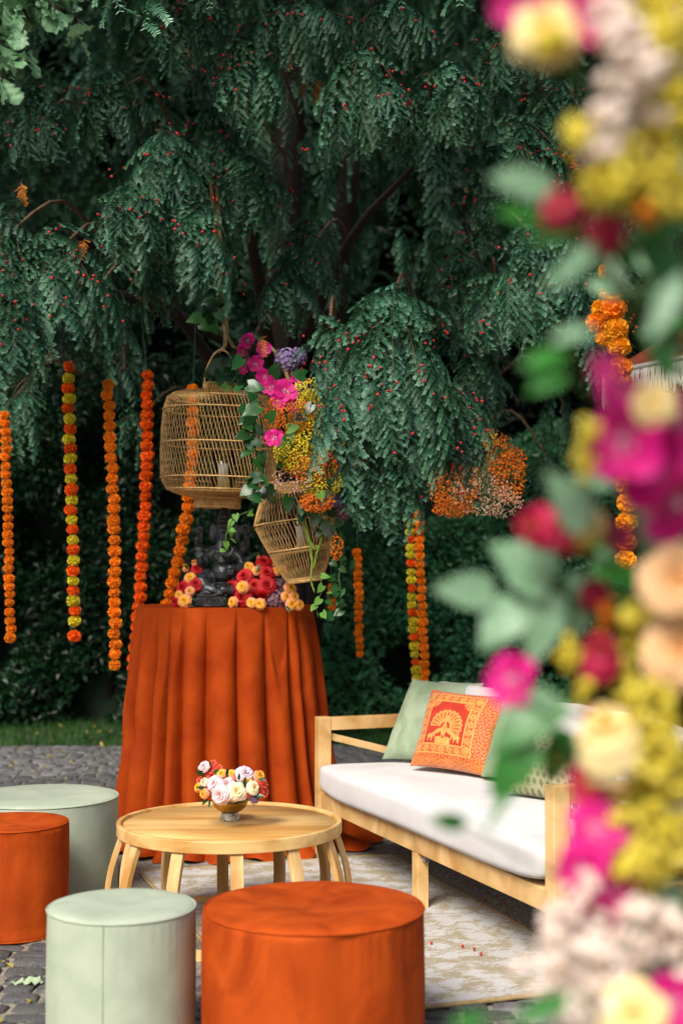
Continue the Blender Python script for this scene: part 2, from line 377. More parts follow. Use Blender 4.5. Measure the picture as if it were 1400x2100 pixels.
# lawn
mb = MB(); mb.add([(-14, 10.9, -.004), (14, 10.9, -.004), (14, 40, -.004), (-14, 40, -.004)], [(0, 1, 2, 3)])
struct('lawn', mb, M['soil'])
n = 26000; gx = nr.uniform(-3.6, 3.4, n); gy = 10.88 + nr.uniform(0, 1, n) ** 1.3 * 2.4
h = nr.uniform(.03, .085, n); a = nr.uniform(0, 6.28, n); lx = nr.normal(0, .02, n); ly = nr.normal(0, .02, n)
V = np.stack([np.c_[gx - .004 * np.cos(a), gy - .004 * np.sin(a), np.full(n, -.006)], np.c_[gx + .004 * np.cos(a), gy + .004 * np.sin(a), np.full(n, -.006)], np.c_[gx + lx, gy + ly, h]], 1).reshape(-1, 3)
mb = MB(); mb.v = [V]; mb.f = [(3 * i, 3 * i + 1, 3 * i + 2) for i in range(n)]; mb.n = len(V); mb.t = [np.zeros(len(V))]
tag(obj('grass', mb, M['grass'], smooth=False), 'strip of short green grass in front of the dark hedge', 'grass', kind='stuff')
# ------------------------------------------------------------------ leaves in masses
def leafmass(pts, size, seed, droop=.3, face=None, aspect=.5):
    r = np.random.default_rng(seed); n = len(pts); pts = np.asarray(pts, float)
    d = r.normal(size=(n, 3)); d[:, 2] = d[:, 2] * .6 - droop
    if face is not None: d += np.asarray(face) * .7
    d /= np.linalg.norm(d, axis=1, keepdims=True)
    up = r.normal(size=(n, 3)) * .8 + np.array([0, -.5, .9]); sd = np.cross(d, up); sd /= np.linalg.norm(sd, axis=1, keepdims=True)
    nn = np.cross(sd, d); s = (size * r.uniform(.6, 1.3, n))[:, None]
    a = pts; b = pts + d * s * .45 + sd * s * aspect * .5 + nn * s * .1; c = pts + d * s - nn * s * .12; e = pts + d * s * .45 - sd * s * aspect * .5 + nn * s * .1
    V = np.stack([a, b, c, e], 1).reshape(-1, 3)
    m_ = MB(); m_.v = [V]; m_.n = len(V); m_.t = [np.zeros(len(V))]
    i4 = np.arange(n) * 4; m_.f = [tuple(x) for x in np.r_[np.c_[i4, i4 + 1, i4 + 2], np.c_[i4, i4 + 2, i4 + 3]].tolist()]
    return m_
def shrub(name, label, cat, x0, x1, y0, y1, z0, z1, n, size, m, seed, group=None, stems=6, lump=.35, kind_name='foliage'):
    r = np.random.default_rng(seed); root = thing(name, label, cat, ((x0 + x1) / 2, (y0 + y1) / 2, 0), group)
    nzf = smoothnoise(seed + 50)
    k = int(n * 2.2); p = np.c_[r.uniform(x0, x1, k), r.uniform(0, 1, k) ** 1.8, r.uniform(z0, z1, k)]
    front = y0 + lump * nzf(np.c_[p[:, 0], p[:, 2], np.zeros(k)], 2.2)
    p[:, 1] = front + p[:, 1] * (y1 - y0)
    dens = nzf(np.c_[p[:, 0] + 9, p[:, 2], p[:, 1]], 4.0)
    p = p[dens > -.35][:n]
    top = z1 + .25 * (nzf(np.c_[p[:, 0], np.zeros(len(p)), np.zeros(len(p))], 3.0))
    p = p[p[:, 2] < top]
    o = obj(kind_name, leafmass(p, size, seed, face=(0, -1, 0)), m, root, smooth=False, kind='stuff')
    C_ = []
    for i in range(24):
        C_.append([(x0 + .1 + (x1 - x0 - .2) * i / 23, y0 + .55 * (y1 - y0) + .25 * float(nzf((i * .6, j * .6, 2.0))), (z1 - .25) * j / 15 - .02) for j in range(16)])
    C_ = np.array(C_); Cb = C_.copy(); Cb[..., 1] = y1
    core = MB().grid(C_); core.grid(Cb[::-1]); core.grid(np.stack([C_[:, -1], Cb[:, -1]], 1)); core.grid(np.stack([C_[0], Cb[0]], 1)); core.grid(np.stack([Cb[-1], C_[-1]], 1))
    obj('core_fill', core, M['core'], root)  # solid dark core added behind the leaves to block sky light between them
    for i in range(stems):
        x = x0 + (x1 - x0) * (i + .5) / stems; ym = y0 + .45 * (y1 - y0)
        pts = [(x + r.normal(0, .1) * j, ym + r.normal(0, .1) * j, z1 * .8 * j / 4) for j in range(5)]
        obj('stem', MB().tube(pts, [.04, .035, .03, .02, .012], 6), M['bark'], root)
    return root
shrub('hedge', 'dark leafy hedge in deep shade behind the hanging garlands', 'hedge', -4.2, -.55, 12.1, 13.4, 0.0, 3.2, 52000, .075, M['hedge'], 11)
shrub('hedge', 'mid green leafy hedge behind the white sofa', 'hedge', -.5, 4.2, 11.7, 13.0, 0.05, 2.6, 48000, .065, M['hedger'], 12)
for i, (x0, x1, yb, zt, lab) in enumerate([(-6, -2.2, 15.2, 9.0, 'dark tree filling the shade far behind the striped marigold garland'),
        (-2.4, 1.3, 15.8, 9.5, 'dark tree far behind the hanging rattan lanterns'), (1.1, 5.5, 15.4, 8.5, 'dark tree far behind the hedge and the parasol')]):
    t = shrub('broadleaf_tree', lab, 'tree', x0, x1, yb, yb + 2.6, 0.6, zt, 34000, .2, M['darkleaf'], 60 + i, 'trees closing the view behind the hedge', stems=0, lump=.6, kind_name='crown')
    xm = (x0 + x1) / 2
    obj('trunk', MB().tube([(xm, yb + 1, -.05), (xm + .1, yb + 1, 2.5), (xm - .1, yb + 1.2, 5), (xm, yb + 1.3, 7)], [.24, .2, .14, .05], 8), M['bark'], t)
# ================================================================== YEW TREE
def spray_fan(seed, L=.30, p0=-8, p1=-62, tw=.12, m=None):
    r = np.random.default_rng(seed); V = []; Fc = []; TT = []; nrm = lambda v: v / (np.linalg.norm(v) + 1e-9)
    def needles(pts):
        for i in range(1, len(pts)):
            d = nrm(pts[i] - pts[i - 1]); s = nrm(np.cross(d, (0, 0, 1)) + 1e-6); s = nrm(s + r.normal(0, .12, 3)); u = nrm(np.cross(s, d))
            for q in (0, .5):
                c = pts[i - 1] + (pts[i] - pts[i - 1]) * q
                for sg in (-1, 1):
                    dd = nrm(s * sg * .86 + d * .5 + u * r.normal(.12, .16)); l = r.uniform(.014, .021) * (1 if i < len(pts) - 3 else .75)
                    wv = nrm(np.cross(dd, u)) * .0012
                    n0 = len(V); V.extend([c - wv, c + wv, c + dd * l * .6 + wv, c + dd * l, c + dd * l * .6 - wv]); tq = (i / len(pts)) ** 1.5; TT.extend([tq * .8, tq * .8, tq * .9 + .05, tq + .1, tq * .9 + .05])
                    Fc.append((n0, n0 + 1, n0 + 2, n0 + 4)); Fc.append((n0 + 4, n0 + 2, n0 + 3))
    tubes = []
    n = 15; p = np.zeros(3); axis = [p.copy()]; yaw = r.normal(0, .1)
    for i in range(n):
        pit = math.radians(p0 + (p1 - p0) * (i / n) ** .8); yaw += r.normal(0, .05)
        p = p + L / n * np.array([math.cos(pit) * math.cos(yaw), math.cos(pit) * math.sin(yaw), math.sin(pit)]); axis.append(p.copy())
    needles(axis[5:]); tubes.append((axis, .0022))
    for i in range(1, n):
        for sg in (-1, 1):
            if r.random() < .1 or (i + (sg > 0)) % 2: continue
            l = 1.15 * tw * (1.1 - .65 * i / n) * r.uniform(.7, 1.2); c = axis[i].copy(); pts = [c.copy()]
            d0 = nrm(axis[i] - axis[i - 1]); s = nrm(np.cross(d0, (0, 0, 1))) * sg
            k = max(5, int(l / .0095)); d = nrm(d0 * .7 + s * .8 + np.array([0, 0, .2]) + r.normal(0, .12, 3))
            for j in range(k):
                d = nrm(d + np.array([0, 0, -.085 - .02 * r.random()]) + r.normal(0, .02, 3)); c = c + d * l / k; pts.append(c.copy())
            needles(pts); tubes.append((pts, .0013))
    mb = MB(); mb.add(V, Fc, TT)
    for pts, rr in tubes: mb.tube(pts[::2] if len(pts) > 6 else pts, rr, 3, cap=False)
    return mb.mesh('yew_spray', m, smooth=False)
coll = bpy.data.collections.new('yew_sprays')
VARS = [(.30, -8, -62, .12), (.36, -2, -50, .13), (.26, -30, -80, .10), (.34, -35, -84, .11), (.22, 5, -45, .10), (.40, -20, -75, .12)]
for i, v in enumerate(VARS):
    o = bpy.data.objects.new('spray_%d' % i, spray_fan(i + 1, *v, m=M['needle'])); coll.objects.link(o)
gnt = bpy.data.node_groups.new('sprays_on_points', 'GeometryNodeTree')
gnt.interface.new_socket('Geometry', in_out='INPUT', socket_type='NodeSocketGeometry')
gnt.interface.new_socket('Geometry', in_out='OUTPUT', socket_type='NodeSocketGeometry')
gi = gnt.nodes.new('NodeGroupInput'); go = gnt.nodes.new('NodeGroupOutput'); ip = gnt.nodes.new('GeometryNodeInstanceOnPoints')
ci = gnt.nodes.new('GeometryNodeCollectionInfo'); ci.inputs['Collection'].default_value = coll
ci.inputs['Separate Children'].default_value = True; ci.inputs['Reset Children'].default_value = True
def nattr(nm, ty):
    a = gnt.nodes.new('GeometryNodeInputNamedAttribute'); a.data_type = ty; a.inputs['Name'].default_value = nm; return a.outputs[0]
gnt.links.new(gi.outputs[0], ip.inputs['Points']); gnt.links.new(ci.outputs[0], ip.inputs['Instance'])
ip.inputs['Pick Instance'].default_value = True
gnt.links.new(nattr('idx', 'INT'), ip.inputs['Instance Index']); gnt.links.new(nattr('rot', 'FLOAT_VECTOR'), ip.inputs['Rotation'])
gnt.links.new(nattr('scl', 'FLOAT'), ip.inputs['Scale']); gnt.links.new(ip.outputs[0], go.inputs[0])
yew = thing('yew_tree', 'dark green yew tree with drooping needle sprays and red berries over the seating area', 'tree', (0.2, 10.2, 0))
YL = wloc(yew)
berries = []; BERRY_R = []
def foliage(name, fans, kind='stuff'):
    """fans: list of (pos, yaw, pitch, roll, scale, idx)"""
    me = bpy.data.meshes.new(name); n = len(fans)
    me.from_pydata([tuple(Vector(f[0]) - YL) for f in fans], [], [])
    a = me.attributes.new('rot', 'FLOAT_VECTOR', 'POINT'); a.data.foreach_set('vector', np.array([(f[3], f[2], f[1]) for f in fans], np.float32).ravel())
    a = me.attributes.new('scl', 'FLOAT', 'POINT'); a.data.foreach_set('value', np.array([f[4] for f in fans], np.float32))
    a = me.attributes.new('idx', 'INT', 'POINT'); a.data.foreach_set('value', np.array([f[5] for f in fans], np.int32))
    me.materials.append(M['needle'])
    o = put(name, me, yew, kind=kind); md = o.modifiers.new('sprays', 'NODES'); md.node_group = gnt
    return o
yr = random.Random(77)
def bough(px, py, d, wpx, hpx, n, base=None, out=None, berry=10, spread=115, twigs=3, skew=0.0):
    """umbrella of drooping sprays; px,py = crest in the photograph, d = distance"""
    C = P(px, py, d); s = d / F; W = wpx * s; H = hpx * s
    B = Vector(base) if base is not None else C + Vector((yr.uniform(-.3, .3), 1.6, .25))
    o = (C - B); o.z = 0; o.normalize(); yaw0 = math.atan2(o.y, o.x)
    fans = []
    for i in range(n):
        phi = R_(yr.gauss(0, spread * .5)); rho = math.sqrt(yr.random()); phi = max(-R_(spread), min(R_(spread), phi))
        dr = Vector((math.cos(yaw0 + phi), math.sin(yaw0 + phi), 0))
        pos = C + Vector((dr.x * W * rho + skew * W * rho, dr.y * W * rho * .8, 0))
        drop = H * (rho ** 1.7) * .72
        lay = yr.random() ** 2 * min(.25, H * .35)
        pos.z -= drop + lay - .05
        pitch = (rho ** 1.5) * R_(38) + yr.gauss(0, .12)
        idx = yr.choice([0, 1, 4]) if rho < .45 else yr.choice([0, 2, 3, 5, 3])
        fans.append((pos - dr * .08, yaw0 + phi + yr.gauss(0, .25), pitch, yr.gauss(0, .2), yr.uniform(.52, .85), idx))
    foliage('bough', fans)
    # branch wood
    pts = bez([B, (B + C) / 2 + Vector((0, 0, .12)), C + Vector((0, .08, -.07)), C + o * W * .3 - Vector((0, 0, H * .2 + .08)), C + o * W * .5 - Vector((0, 0, H * .5))], 14)
    w_ = MB().tube(pts, [.010 * (1 - k / 15) + .0015 for k in range(14)], 6)
    for k in range(twigs):
        a = yaw0 + R_(yr.uniform(-80, 80)); dr = Vector((math.cos(a), math.sin(a), 0)); s0 = C - dr * .05
        e = C + dr * W * yr.uniform(.6, .95) - Vector((0, 0, H * yr.uniform(.5, .8)))
        w_.tube(bez([s0, s0 * .5 + e * .5 + Vector((0, 0, H * .16)), e], 8), [.0045, .004, .0038, .0035, .003, .0025, .002, .0015], 4)
    obj('branch', w_, M['twig'], yew)
    for k in range(berry):
        f = yr.choice(fans); dr = Vector((math.cos(f[1]), math.sin(f[1]), 0))
        bp_ = f[0] + dr * yr.uniform(.05, .18) + Vector((yr.gauss(0, .03), -.02, -yr.uniform(.02, .15)))
        for _ in range(yr.choice([1, 1, 1, 2, 3])): berries.append(bp_ + Vector((yr.gauss(0, .018), yr.gauss(0, .012), yr.gauss(0, .018))))
# bright near boughs (crest x, crest y, distance, half width px, drop px, sprays)
NEAR = [
 (800, 600, 5.95, 165, 330, 170, 34), (675, 655, 6.1, 50, 150, 26, 4), (780, 790, 6.0, 110, 230, 75, 16), (915, 790, 6.15, 100, 130, 40, 12), (800, 905, 5.95, 75, 120, 24, 6),
 (265, 395, 6.2, 90, 100, 36, 12), (400, 440, 6.4, 110, 110, 36, 8), (110, 480, 6.2, 150, 190, 60, 12), (20, 430, 6.1, 60, 230, 26, 4), (30, 590, 6.0, 75, 140, 30, 5),
 (190, 560, 6.4, 100, 130, 34, 8), (340, 265, 6.5, 90, 130, 34, 9), (240, 150, 6.8, 95, 100, 30, 10), (80, 200, 6.9, 85, 100, 28, 6), (520, 95, 6.4, 90, 110, 34, 9),
 (510, 330, 6.9, 85, 90, 30, 8), (440, 230, 7.0, 70, 110, 22, 6), (745, 110, 6.2, 110, 150, 44, 14), (930, 140, 6.2, 80, 90, 28, 9), (850, 200, 6.5, 70, 80, 20, 7),
 (620, 20, 6.5, 140, 70, 34, 9), (400, 20, 6.7, 120, 90, 32, 8), (800, 20, 6.6, 120, 60, 26, 7), (640, 470, 7.3, 95, 80, 22, 7), (590, 540, 7.2, 75, 90, 18, 5),
 (1105, 445, 5.9, 120, 200, 60, 14), (1210, 520, 6.0, 80, 170, 30, 5), (1060, 250, 6.5, 110, 130, 40, 10), (1150, 170, 6.6, 100, 130, 34, 8), (1010, 370, 6.8, 75, 80, 24, 8),
 (1020, 560, 6.7, 90, 110, 28, 8), (950, 540, 7.2, 80, 100, 24, 8), (985, 690, 7.3, 75, 150, 24, 5), (350, 505, 6.5, 80, 80, 24, 8),
 (1300, 330, 6.4, 120, 200, 34, 4), (1330, 90, 6.6, 120, 160, 30, 3), (1050, 60, 6.8, 110, 110, 28, 6),
]
for (px, py, d, wp, hp, n, nb) in NEAR: bough(px, py, d, wp, hp, int(n * 2.1), berry=int(nb * 1.3))
# small dim tips low among the garlands
for (px, py, d, wp, hp, n) in [(55, 770, 7.4, 55, 120, 10), (265, 850, 7.8, 60, 60, 9), (20, 790, 7.6, 45, 90, 8), (505, 690, 6.8, 26, 60, 5), (1150, 780, 7.6, 60, 130, 10), (1120, 900, 8.2, 50, 120, 8), (250, 720, 7.9, 70, 70, 8)]:
    bough(px, py, d, wp, hp, n, berry=0, twigs=1)
# shaded interior and the crown above the picture
fans = []
for i in range(90):
    px = yr.uniform(-150, 1500); py = yr.uniform(-150, 560); d = yr.uniform(8.6, 10.2)
    if 560 < px < 720 and 180 < py < 420: continue
    if 60 < px < 230 and 330 < py < 470: continue
    if 255 < px < 440 and py > 560: continue
    if py > 560 and px < 700 and yr.random() < .6: continue
    p = P(px, py, d); a = -math.pi / 2 + yr.gauss(0, .9)
    fans.append((p, a, yr.uniform(.1, .8), yr.gauss(0, .2), yr.uniform(.9, 1.4), yr.choice([0, 2, 3, 5])))
for i in range(60):
    p = P(yr.uniform(500, 980), yr.uniform(80, 520), yr.uniform(8.8, 9.8))
    fans.append((p, -math.pi / 2 + yr.gauss(0, .8), yr.uniform(.2, .9), yr.gauss(0, .2), yr.uniform(.8, 1.2), yr.choice([0, 2, 3, 5])))
foliage('inner_sprays', fans)
fans = []
for i in range(2600):
    a = yr.uniform(0, 6.283); rr = math.sqrt(yr.random()) * 4.6; x = .2 + rr * math.cos(a); yy = 10.2 + rr * math.sin(a) * .95
    zt = 7.6 - (rr / 4.6) ** 2 * 3.4 + yr.uniform(-.5, .3)
    if zt < 4.2 and yy < 7.5: zt = 4.2 + yr.uniform(0, .8)
    fans.append((Vector((x, yy, zt)), a + yr.gauss(0, .4), yr.uniform(0, .6), yr.gauss(0, .2), yr.uniform(1.3, 2.0), yr.choice([0, 1, 4, 5])))
foliage('upper_crown', fans)  # mostly unseen crown, added to keep sky light off the interior
tr = MB()
for (x, yy, r0, lean) in [(-.5, 10.6, .2, .08), (-.42, 11.4, .15, .3)]:
    pts = [(x + lean * k * .3 + .04 * math.sin(k), yy - .05 * k, k * .8 - .05) for k in range(9)]
    tr.tube(pts, [r0 * (1.25 if k == 0 else 1) * (1 - .08 * k) for k in range(9)], 12)
obj('trunk', tr, M['bark'], yew)
for i, (ex, ey, ez) in enumerate([(-1.5, 7.4, 3.2), (-.6, 7.0, 3.6), (.4, 6.9, 3.4), (-2.3, 8.4, 3.0), (.25, 7.6, 2.72), (-.2, 8.5, 3.0)]):
    s0 = Vector((-.45, 10.5, 2.1 + .25 * (i % 4)))
    e = Vector((ex, ey, ez)); mpt = s0 * .45 + e * .55 + Vector((0, 0, .25))
    obj('limb', MB().tube(bez([s0, mpt, e], 12), [.06 - .0045 * k for k in range(12)], 8), M['bark'], yew)
ICO = None
def ico(level=1):
    import bmesh
    b = bmesh.new(); bmesh.ops.create_icosphere(b, subdivisions=level, radius=1); b.verts.ensure_lookup_table()
    v = np.array([x.co[:] for x in b.verts]); f = [tuple(q.index for q in x.verts) for x in b.faces]; b.free(); return v, f
ICV, ICF = ico(1); IC2V, IC2F = ico(2)
bm_ = scatter(berries, nr.uniform(.0045, .0072, len(berries)), IC2V, IC2F, 9); bm_.v = [bm_.v[0]]
o = obj('berries', bm_, M['berry'], yew, kind='stuff')
tag(o, 'red berries scattered through the yew sprays')
# withered orange sprigs
wm = spray_fan(91, .16, -20, -80, .05, M['needleold'])
for (x, y_, d) in [(650, 160, 6.6), (625, 165, 6.7), (175, 490, 6.2), (775, 745, 5.8), (970, 175, 6.2), (45, 375, 6.6), (160, 610, 6.2), (1165, 310, 6.5), (1050, 395, 6.6), (540, 690, 6.6)]:
    put('withered_sprig', wm, yew, P(x, y_, d) - YL, Euler((yr.gauss(0, .3), yr.uniform(.2, .9), yr.uniform(-2.5, -.6))).to_quaternion(), yr.uniform(.5, .9))
# ================================================================== OAK at the upper left
def lobed_leaf(m, name='leaf'):
    b = MB(); L = 1.0; n = 13; up = []; 
    prof = [.0, .05, .13, .10, .22, .17, .30, .22, .33, .24, .24, .14, .0]
    A = [[(prof[i] * s, i / (n - 1), .06 * math.sin(i * 2.1) * abs(s) + .12 * (prof[i] * s) ** 2 * 3 - .1 * (i / (n - 1)) ** 2) for s in (-1, -.5, 0, .5, 1)] for i in range(n)]
    A = np.array(A); A[..., 1] += np.where(np.abs(A[..., 0]) > .2, .07, 0); b.grid(A); return b.mesh(name, m)
oakm = lobed_leaf(M['oakleaf'])
oak = thing('oak_tree', 'oak with lobed grey green leaves reaching in at the upper corner', 'tree', (-2.6, 4.6, 0))
obj('trunk', MB().tube([(-2.6, 4.6, -.05), (-2.58, 4.6, 1.2), (-2.5, 4.62, 2.6), (-2.45, 4.6, 4.2)], [.2, .16, .14, .1], 10), M['bark'], oak)
orr = random.Random(8)
twl = MB()
ends = []
for (sx, sy), (ex, ey), nl in [((-60, -60), (150, 45), 20), ((-60, -20), (190, 60), 18), ((-80, 40), (60, 120), 16), ((-70, 20), (30, 160), 13), ((-40, -60), (60, 40), 14), ((-60, 100), (15, 185), 6)]:
    a = P(sx, sy, 4.75); b = P(ex, ey, 4.65); mid = (a + b) / 2 + Vector((0, 0, .05))
    c = bez([Vector((-2.47, 4.6, 3.4)), a, mid, b], 22); twl.tube(c, [.02 - .0008 * k for k in range(22)], 5)
    for k in range(nl):
        p = c[int(8 + 13 * (k + .9) / nl)] + Vector((orr.gauss(0, .025), orr.gauss(0, .03), orr.gauss(0, .025)))
        d = Vector((orr.gauss(.25, .6), -.25 + orr.gauss(0, .3), orr.gauss(-.45, .45)))
        q = d.to_track_quat('Y', 'Z') @ Quaternion((0, 1, 0), orr.gauss(0, .6))
        put('leaf', oakm, oak, p - wloc(oak), q, orr.uniform(.085, .13))
obj('branch', twl, M['bark'], oak)
# ================================================================== RUG
u = Vector((.324, -.946, 0)); v = Vector((-.946, -.324, 0)); RB = PZ(800, 1762)
RL, RW = 2.2, 1.2
def rugmat():
    m = bpy.data.materials.new('woven_rug'); m.use_nodes = True; t = m.node_tree; N = t.nodes; L = t.links; b = N['Principled BSDF']
    tc = N.new('ShaderNodeTexCoord')
    def nz(sc_, st, det=6, dist=0):
        mp = N.new('ShaderNodeMapping'); mp.inputs['Scale'].default_value = st; L.new(tc.outputs['Object'], mp.inputs[0])
        n = N.new('ShaderNodeTexNoise'); n.inputs['Scale'].default_value = sc_; n.inputs['Detail'].default_value = det; n.inputs['Distortion'].default_value = dist
        L.new(mp.outputs[0], n.inputs['Vector']); return n.outputs[0]
    def mth(op, a, c=None, val=None):
        q = N.new('ShaderNodeMath'); q.operation = op
        for i, x in enumerate((a, c)):
            if x is None: continue
            if isinstance(x, (int, float)): q.inputs[i].default_value = x
            else: L.new(x, q.inputs[i])
        return q.outputs[0]
    sep = N.new('ShaderNodeSeparateXYZ'); L.new(tc.outputs['Object'], sep.inputs[0]); X, Y = sep.outputs[0], sep.outputs[1]
    # ornament: medallion rings and field scrolls, worn by noise
    r = mth('SQRT', mth('ADD', mth('POWER', X, 2), mth('POWER', mth('MULTIPLY', Y, 1.25), 2)))
    ang = mth('ARCTAN2', Y, X)
    pet = mth('MULTIPLY', mth('SINE', mth('MULTIPLY', ang, 8)), .05)
    rings = mth('SINE', mth('MULTIPLY', mth('ADD', r, pet), 34))
    vor = N.new('ShaderNodeTexVoronoi'); vor.feature = 'DISTANCE_TO_EDGE'; vor.inputs['Scale'].default_value = 9; L.new(tc.outputs['Object'], vor.inputs['Vector'])
    scroll = mth('MULTIPLY', mth('SUBTRACT', vor.outputs[0], .08), 5)
    wear = mth('MULTIPLY', mth('SUBTRACT', nz(6, (1, 1, 1), 9, 1.5), .5), 5)
    fine = mth('MULTIPLY', mth('SUBTRACT', nz(60, (.45, 1.3, 1), 7, 1.2), .5), 9)
    bx = mth('MULTIPLY', mth('SINE', mth('MULTIPLY', mth('ABSOLUTE', X), 40)), .35)
    tot = mth('ADD', mth('ADD', mth('MULTIPLY', rings, .45), scroll), mth('ADD', mth('ADD', wear, fine), bx))
    cl = N.new('ShaderNodeClamp'); L.new(mth('ADD', tot, .3), cl.inputs[0])
    wv = nz(420, (1, .18, 1), 2)
    mx = N.new('ShaderNodeMix'); mx.data_type = 'RGBA'; L.new(cl.outputs[0], mx.inputs[0])
    mx.inputs[6].default_value = S('#a19680'); mx.inputs[7].default_value = S('#bebdbb')
    dk = N.new('ShaderNodeHueSaturation'); L.new(mx.outputs[2], dk.inputs['Color'])
    L.new(mth('ADD', mth('MULTIPLY', wv, .5), .75), dk.inputs['Value']); L.new(dk.outputs[0], b.inputs['Base Color'])
    b.inputs['Roughness'].default_value = .9; b.inputs['Specular IOR Level'].default_value = .1
    bp = N.new('ShaderNodeBump'); bp.inputs['Strength'].default_value = .6; bp.inputs['Distance'].default_value = .004; L.new(wv, bp.inputs['Height']); L.new(bp.outputs[0], b.inputs['Normal'])
    return m
RC = RB + u * (RL / 2) + v * (RW / 2)
rug = thing('rug', 'worn tan and white patterned rug under the coffee table', 'rug', RC)
def rugpt(a, b, z): p = RB + u * a + v * b; return (p.x, p.y, z)
A = [[rugpt(RL * i / 60, RW * j / 36, .024 + .004 * float(nz((i * .3, j * .3, 0)))) for j in range(37)] for i in range(61)]
mb = MB().grid(np.array(A))
me = mb.mesh('pile', rugmat()); 
yaw = math.atan2(-v.y, -v.x)
me.transform(Matrix.Translation(-RC)); me.transform(Matrix.Rotation(-yaw, 4, 'Z')); put('pile', me, rug, (0, 0, 0), Euler((0, 0, yaw)).to_quaternion())
mb = MB(); edge = [A[i][0] for i in range(61)] + [A[60][j] for j in range(1, 37)] + [A[i][36] for i in range(59, -1, -1)] + [A[0][j] for j in range(35, 0, -1)]
mb.tube([(p[0], p[1], p[2] - .004) for p in edge] + [(edge[0][0], edge[0][1], edge[0][2] - .004)], .009, 6)
obj('binding', mb, mat('rug_binding', '#8f7850', '#a68e64', 40, .9), rug)
# fallen berries and an oak leaf
for k, (x, y_) in enumerate([(884, 1934), (948, 1940), (972, 1946), (985, 1956), (1018, 1838), (1033, 1852), (1030, 1846), (995, 1846), (934, 1794), (968, 1955), (882, 1940)]):
    p = PZ(x, y_, .034 if ((PZ(x, y_) - RB).dot(v) > 0 and (PZ(x, y_) - RB).dot(u) > 0) else .018)
fb = [(PZ(x, y_, .03)) for x, y_ in [(884, 1934), (948, 1940), (972, 1946), (985, 1956)]] + [PZ(x, y_, .02) for x, y_ in [(1018, 1838), (1033, 1852), (1028, 1846), (995, 1846), (934, 1794), (1000, 1830), (1040, 1870), (960, 1810)]]
tag(obj('fallen_berries', scatter(fb, [.0055] * len(fb), IC2V, IC2F, 2), M['berry']), 'red yew berries fallen on the rug and gravel', 'berries', kind='stuff')
o = put('fallen_leaf', lobed_leaf(mat('fallen_leaf_green', '#9db58f', '#b5c7a4', 20, .6), 'fallen_leaf'), None, PZ(20, 2017, .02), Euler((.1, .08, -1.35)).to_quaternion(), .11)
tag(o, 'pale green lobed leaf lying on the dark cobbles', 'leaf')
# ================================================================== POUFS
def pouf_mesh(r, h, m, seed, wr=1.0):
    nzp = smoothnoise(seed); prof = []
    for k in range(5): prof.append((r * (1.012 - .004 * k), .004 + k * .012))
    for k in range(14): prof.append((r * (1.0 + .006 * math.sin(k / 13 * math.pi)), .06 + (h - .085) * k / 13))
    prof += [(r * 1.0, h - .014), (r * .998, h - .006), (r * .985, h - .001), (r * .95, h + .004), (r * .85, h + .007), (r * .65, h + .009), (r * .4, h + .008), (r * .2, h + .007), (r * .06, h + .007), (r * .004, h + .007)]
    n = 240; A = np.zeros((len(prof), n, 3))
    for i, (rr, z) in enumerate(prof):
        for j in range(n):
            a = 2 * math.pi * j / n; A[i, j] = (rr * math.cos(a), rr * math.sin(a), z)
    d = nzp(A * np.array([1, 1, .35]), 17) * .0032 * wr + nzp(A * np.array([1, 1, .2]) + 5, 45) * .0012 * wr
    an_ = np.arctan2(A[..., 1], A[..., 0]); ph_ = nzp(np.stack([np.cos(an_), np.sin(an_), an_ * 0], -1), 6) * 4
    pk = np.sin(an_ * 46 + ph_) * np.clip(nzp(np.stack([np.cos(an_), np.sin(an_), an_ * 0 + 2], -1), 3) + .4, 0, 1)
    d = d + pk * .0012 * wr * np.exp(-((h - A[..., 2]) / .07)) + .5 * pk * .002 * wr * np.exp(-A[..., 2] / .06)
    side = (A[..., 2] < h - .01)[..., None]; rad = A.copy(); rad[..., 2] = 0; rad /= np.linalg.norm(rad, axis=-1, keepdims=True) + 1e-9
    A = np.where(side, A + rad * d[..., None], A + np.array([0, 0, 1.]) * ((nzp(A + 3, 9) * .007 - .010 * np.exp(-(np.hypot(A[..., 0] - .1 * r, A[..., 1] - .2 * r) / (.45 * r)) ** 2)) * wr)[..., None] * np.clip((r - np.hypot(A[..., 0], A[..., 1])) / (.2 * r), 0, 1)[..., None])
    b = MB().grid(A, close_v=True); b.f.append(tuple(range((len(prof) - 1) * n, len(prof) * n))); b.f.append(tuple(range(n))[::-1])
    return b.mesh('cover', m)
def pouf(px, py, rpx, h, m, seam, label, seed, wr=1.0, sang=None):
    c = PZ(px, py, h); r = rpx * c.y / F
    z0 = .008
    t = thing('pouf', label, 'pouf', (c.x, c.y, z0), 'velvet drum poufs around the coffee table')
    put('cover', pouf_mesh(r, h - z0, m, seed, wr), t)
    pts = [(c.x + r * 1.0 * math.cos(a), c.y + r * 1.0 * math.sin(a), h - .003) for a in np.linspace(0, 2 * math.pi, 97)]
    obj('top_seam', MB().tube(pts, .0032, 5), m, t)
    pts = [(c.x + r * 1.014 * math.cos(a), c.y + r * 1.014 * math.sin(a), z0 + .006) for a in np.linspace(0, 2 * math.pi, 97)]
    obj('bottom_hem', MB().tube(pts, .004, 5), m, t)
    if sang is not None:
        a = R_(sang); pts = [(c.x + (r * 1.004) * math.cos(a), c.y + (r * 1.004) * math.sin(a), z0 + .02 + (h - .035) * k / 10) for k in range(11)]
        obj('side_seam', MB().tube(pts, .0016, 4), seam, t)
    return t
pouf(644, 1858, 223, .42, M['rustpouf'], M['seam'], 'large burnt orange velvet pouf in front of the coffee table', 1, 1.3)
pouf(250, 1857, 149, .42, M['sage'], M['seamg'], 'slim pale sage pouf beside the large orange one', 2, .45, -90 - 5)
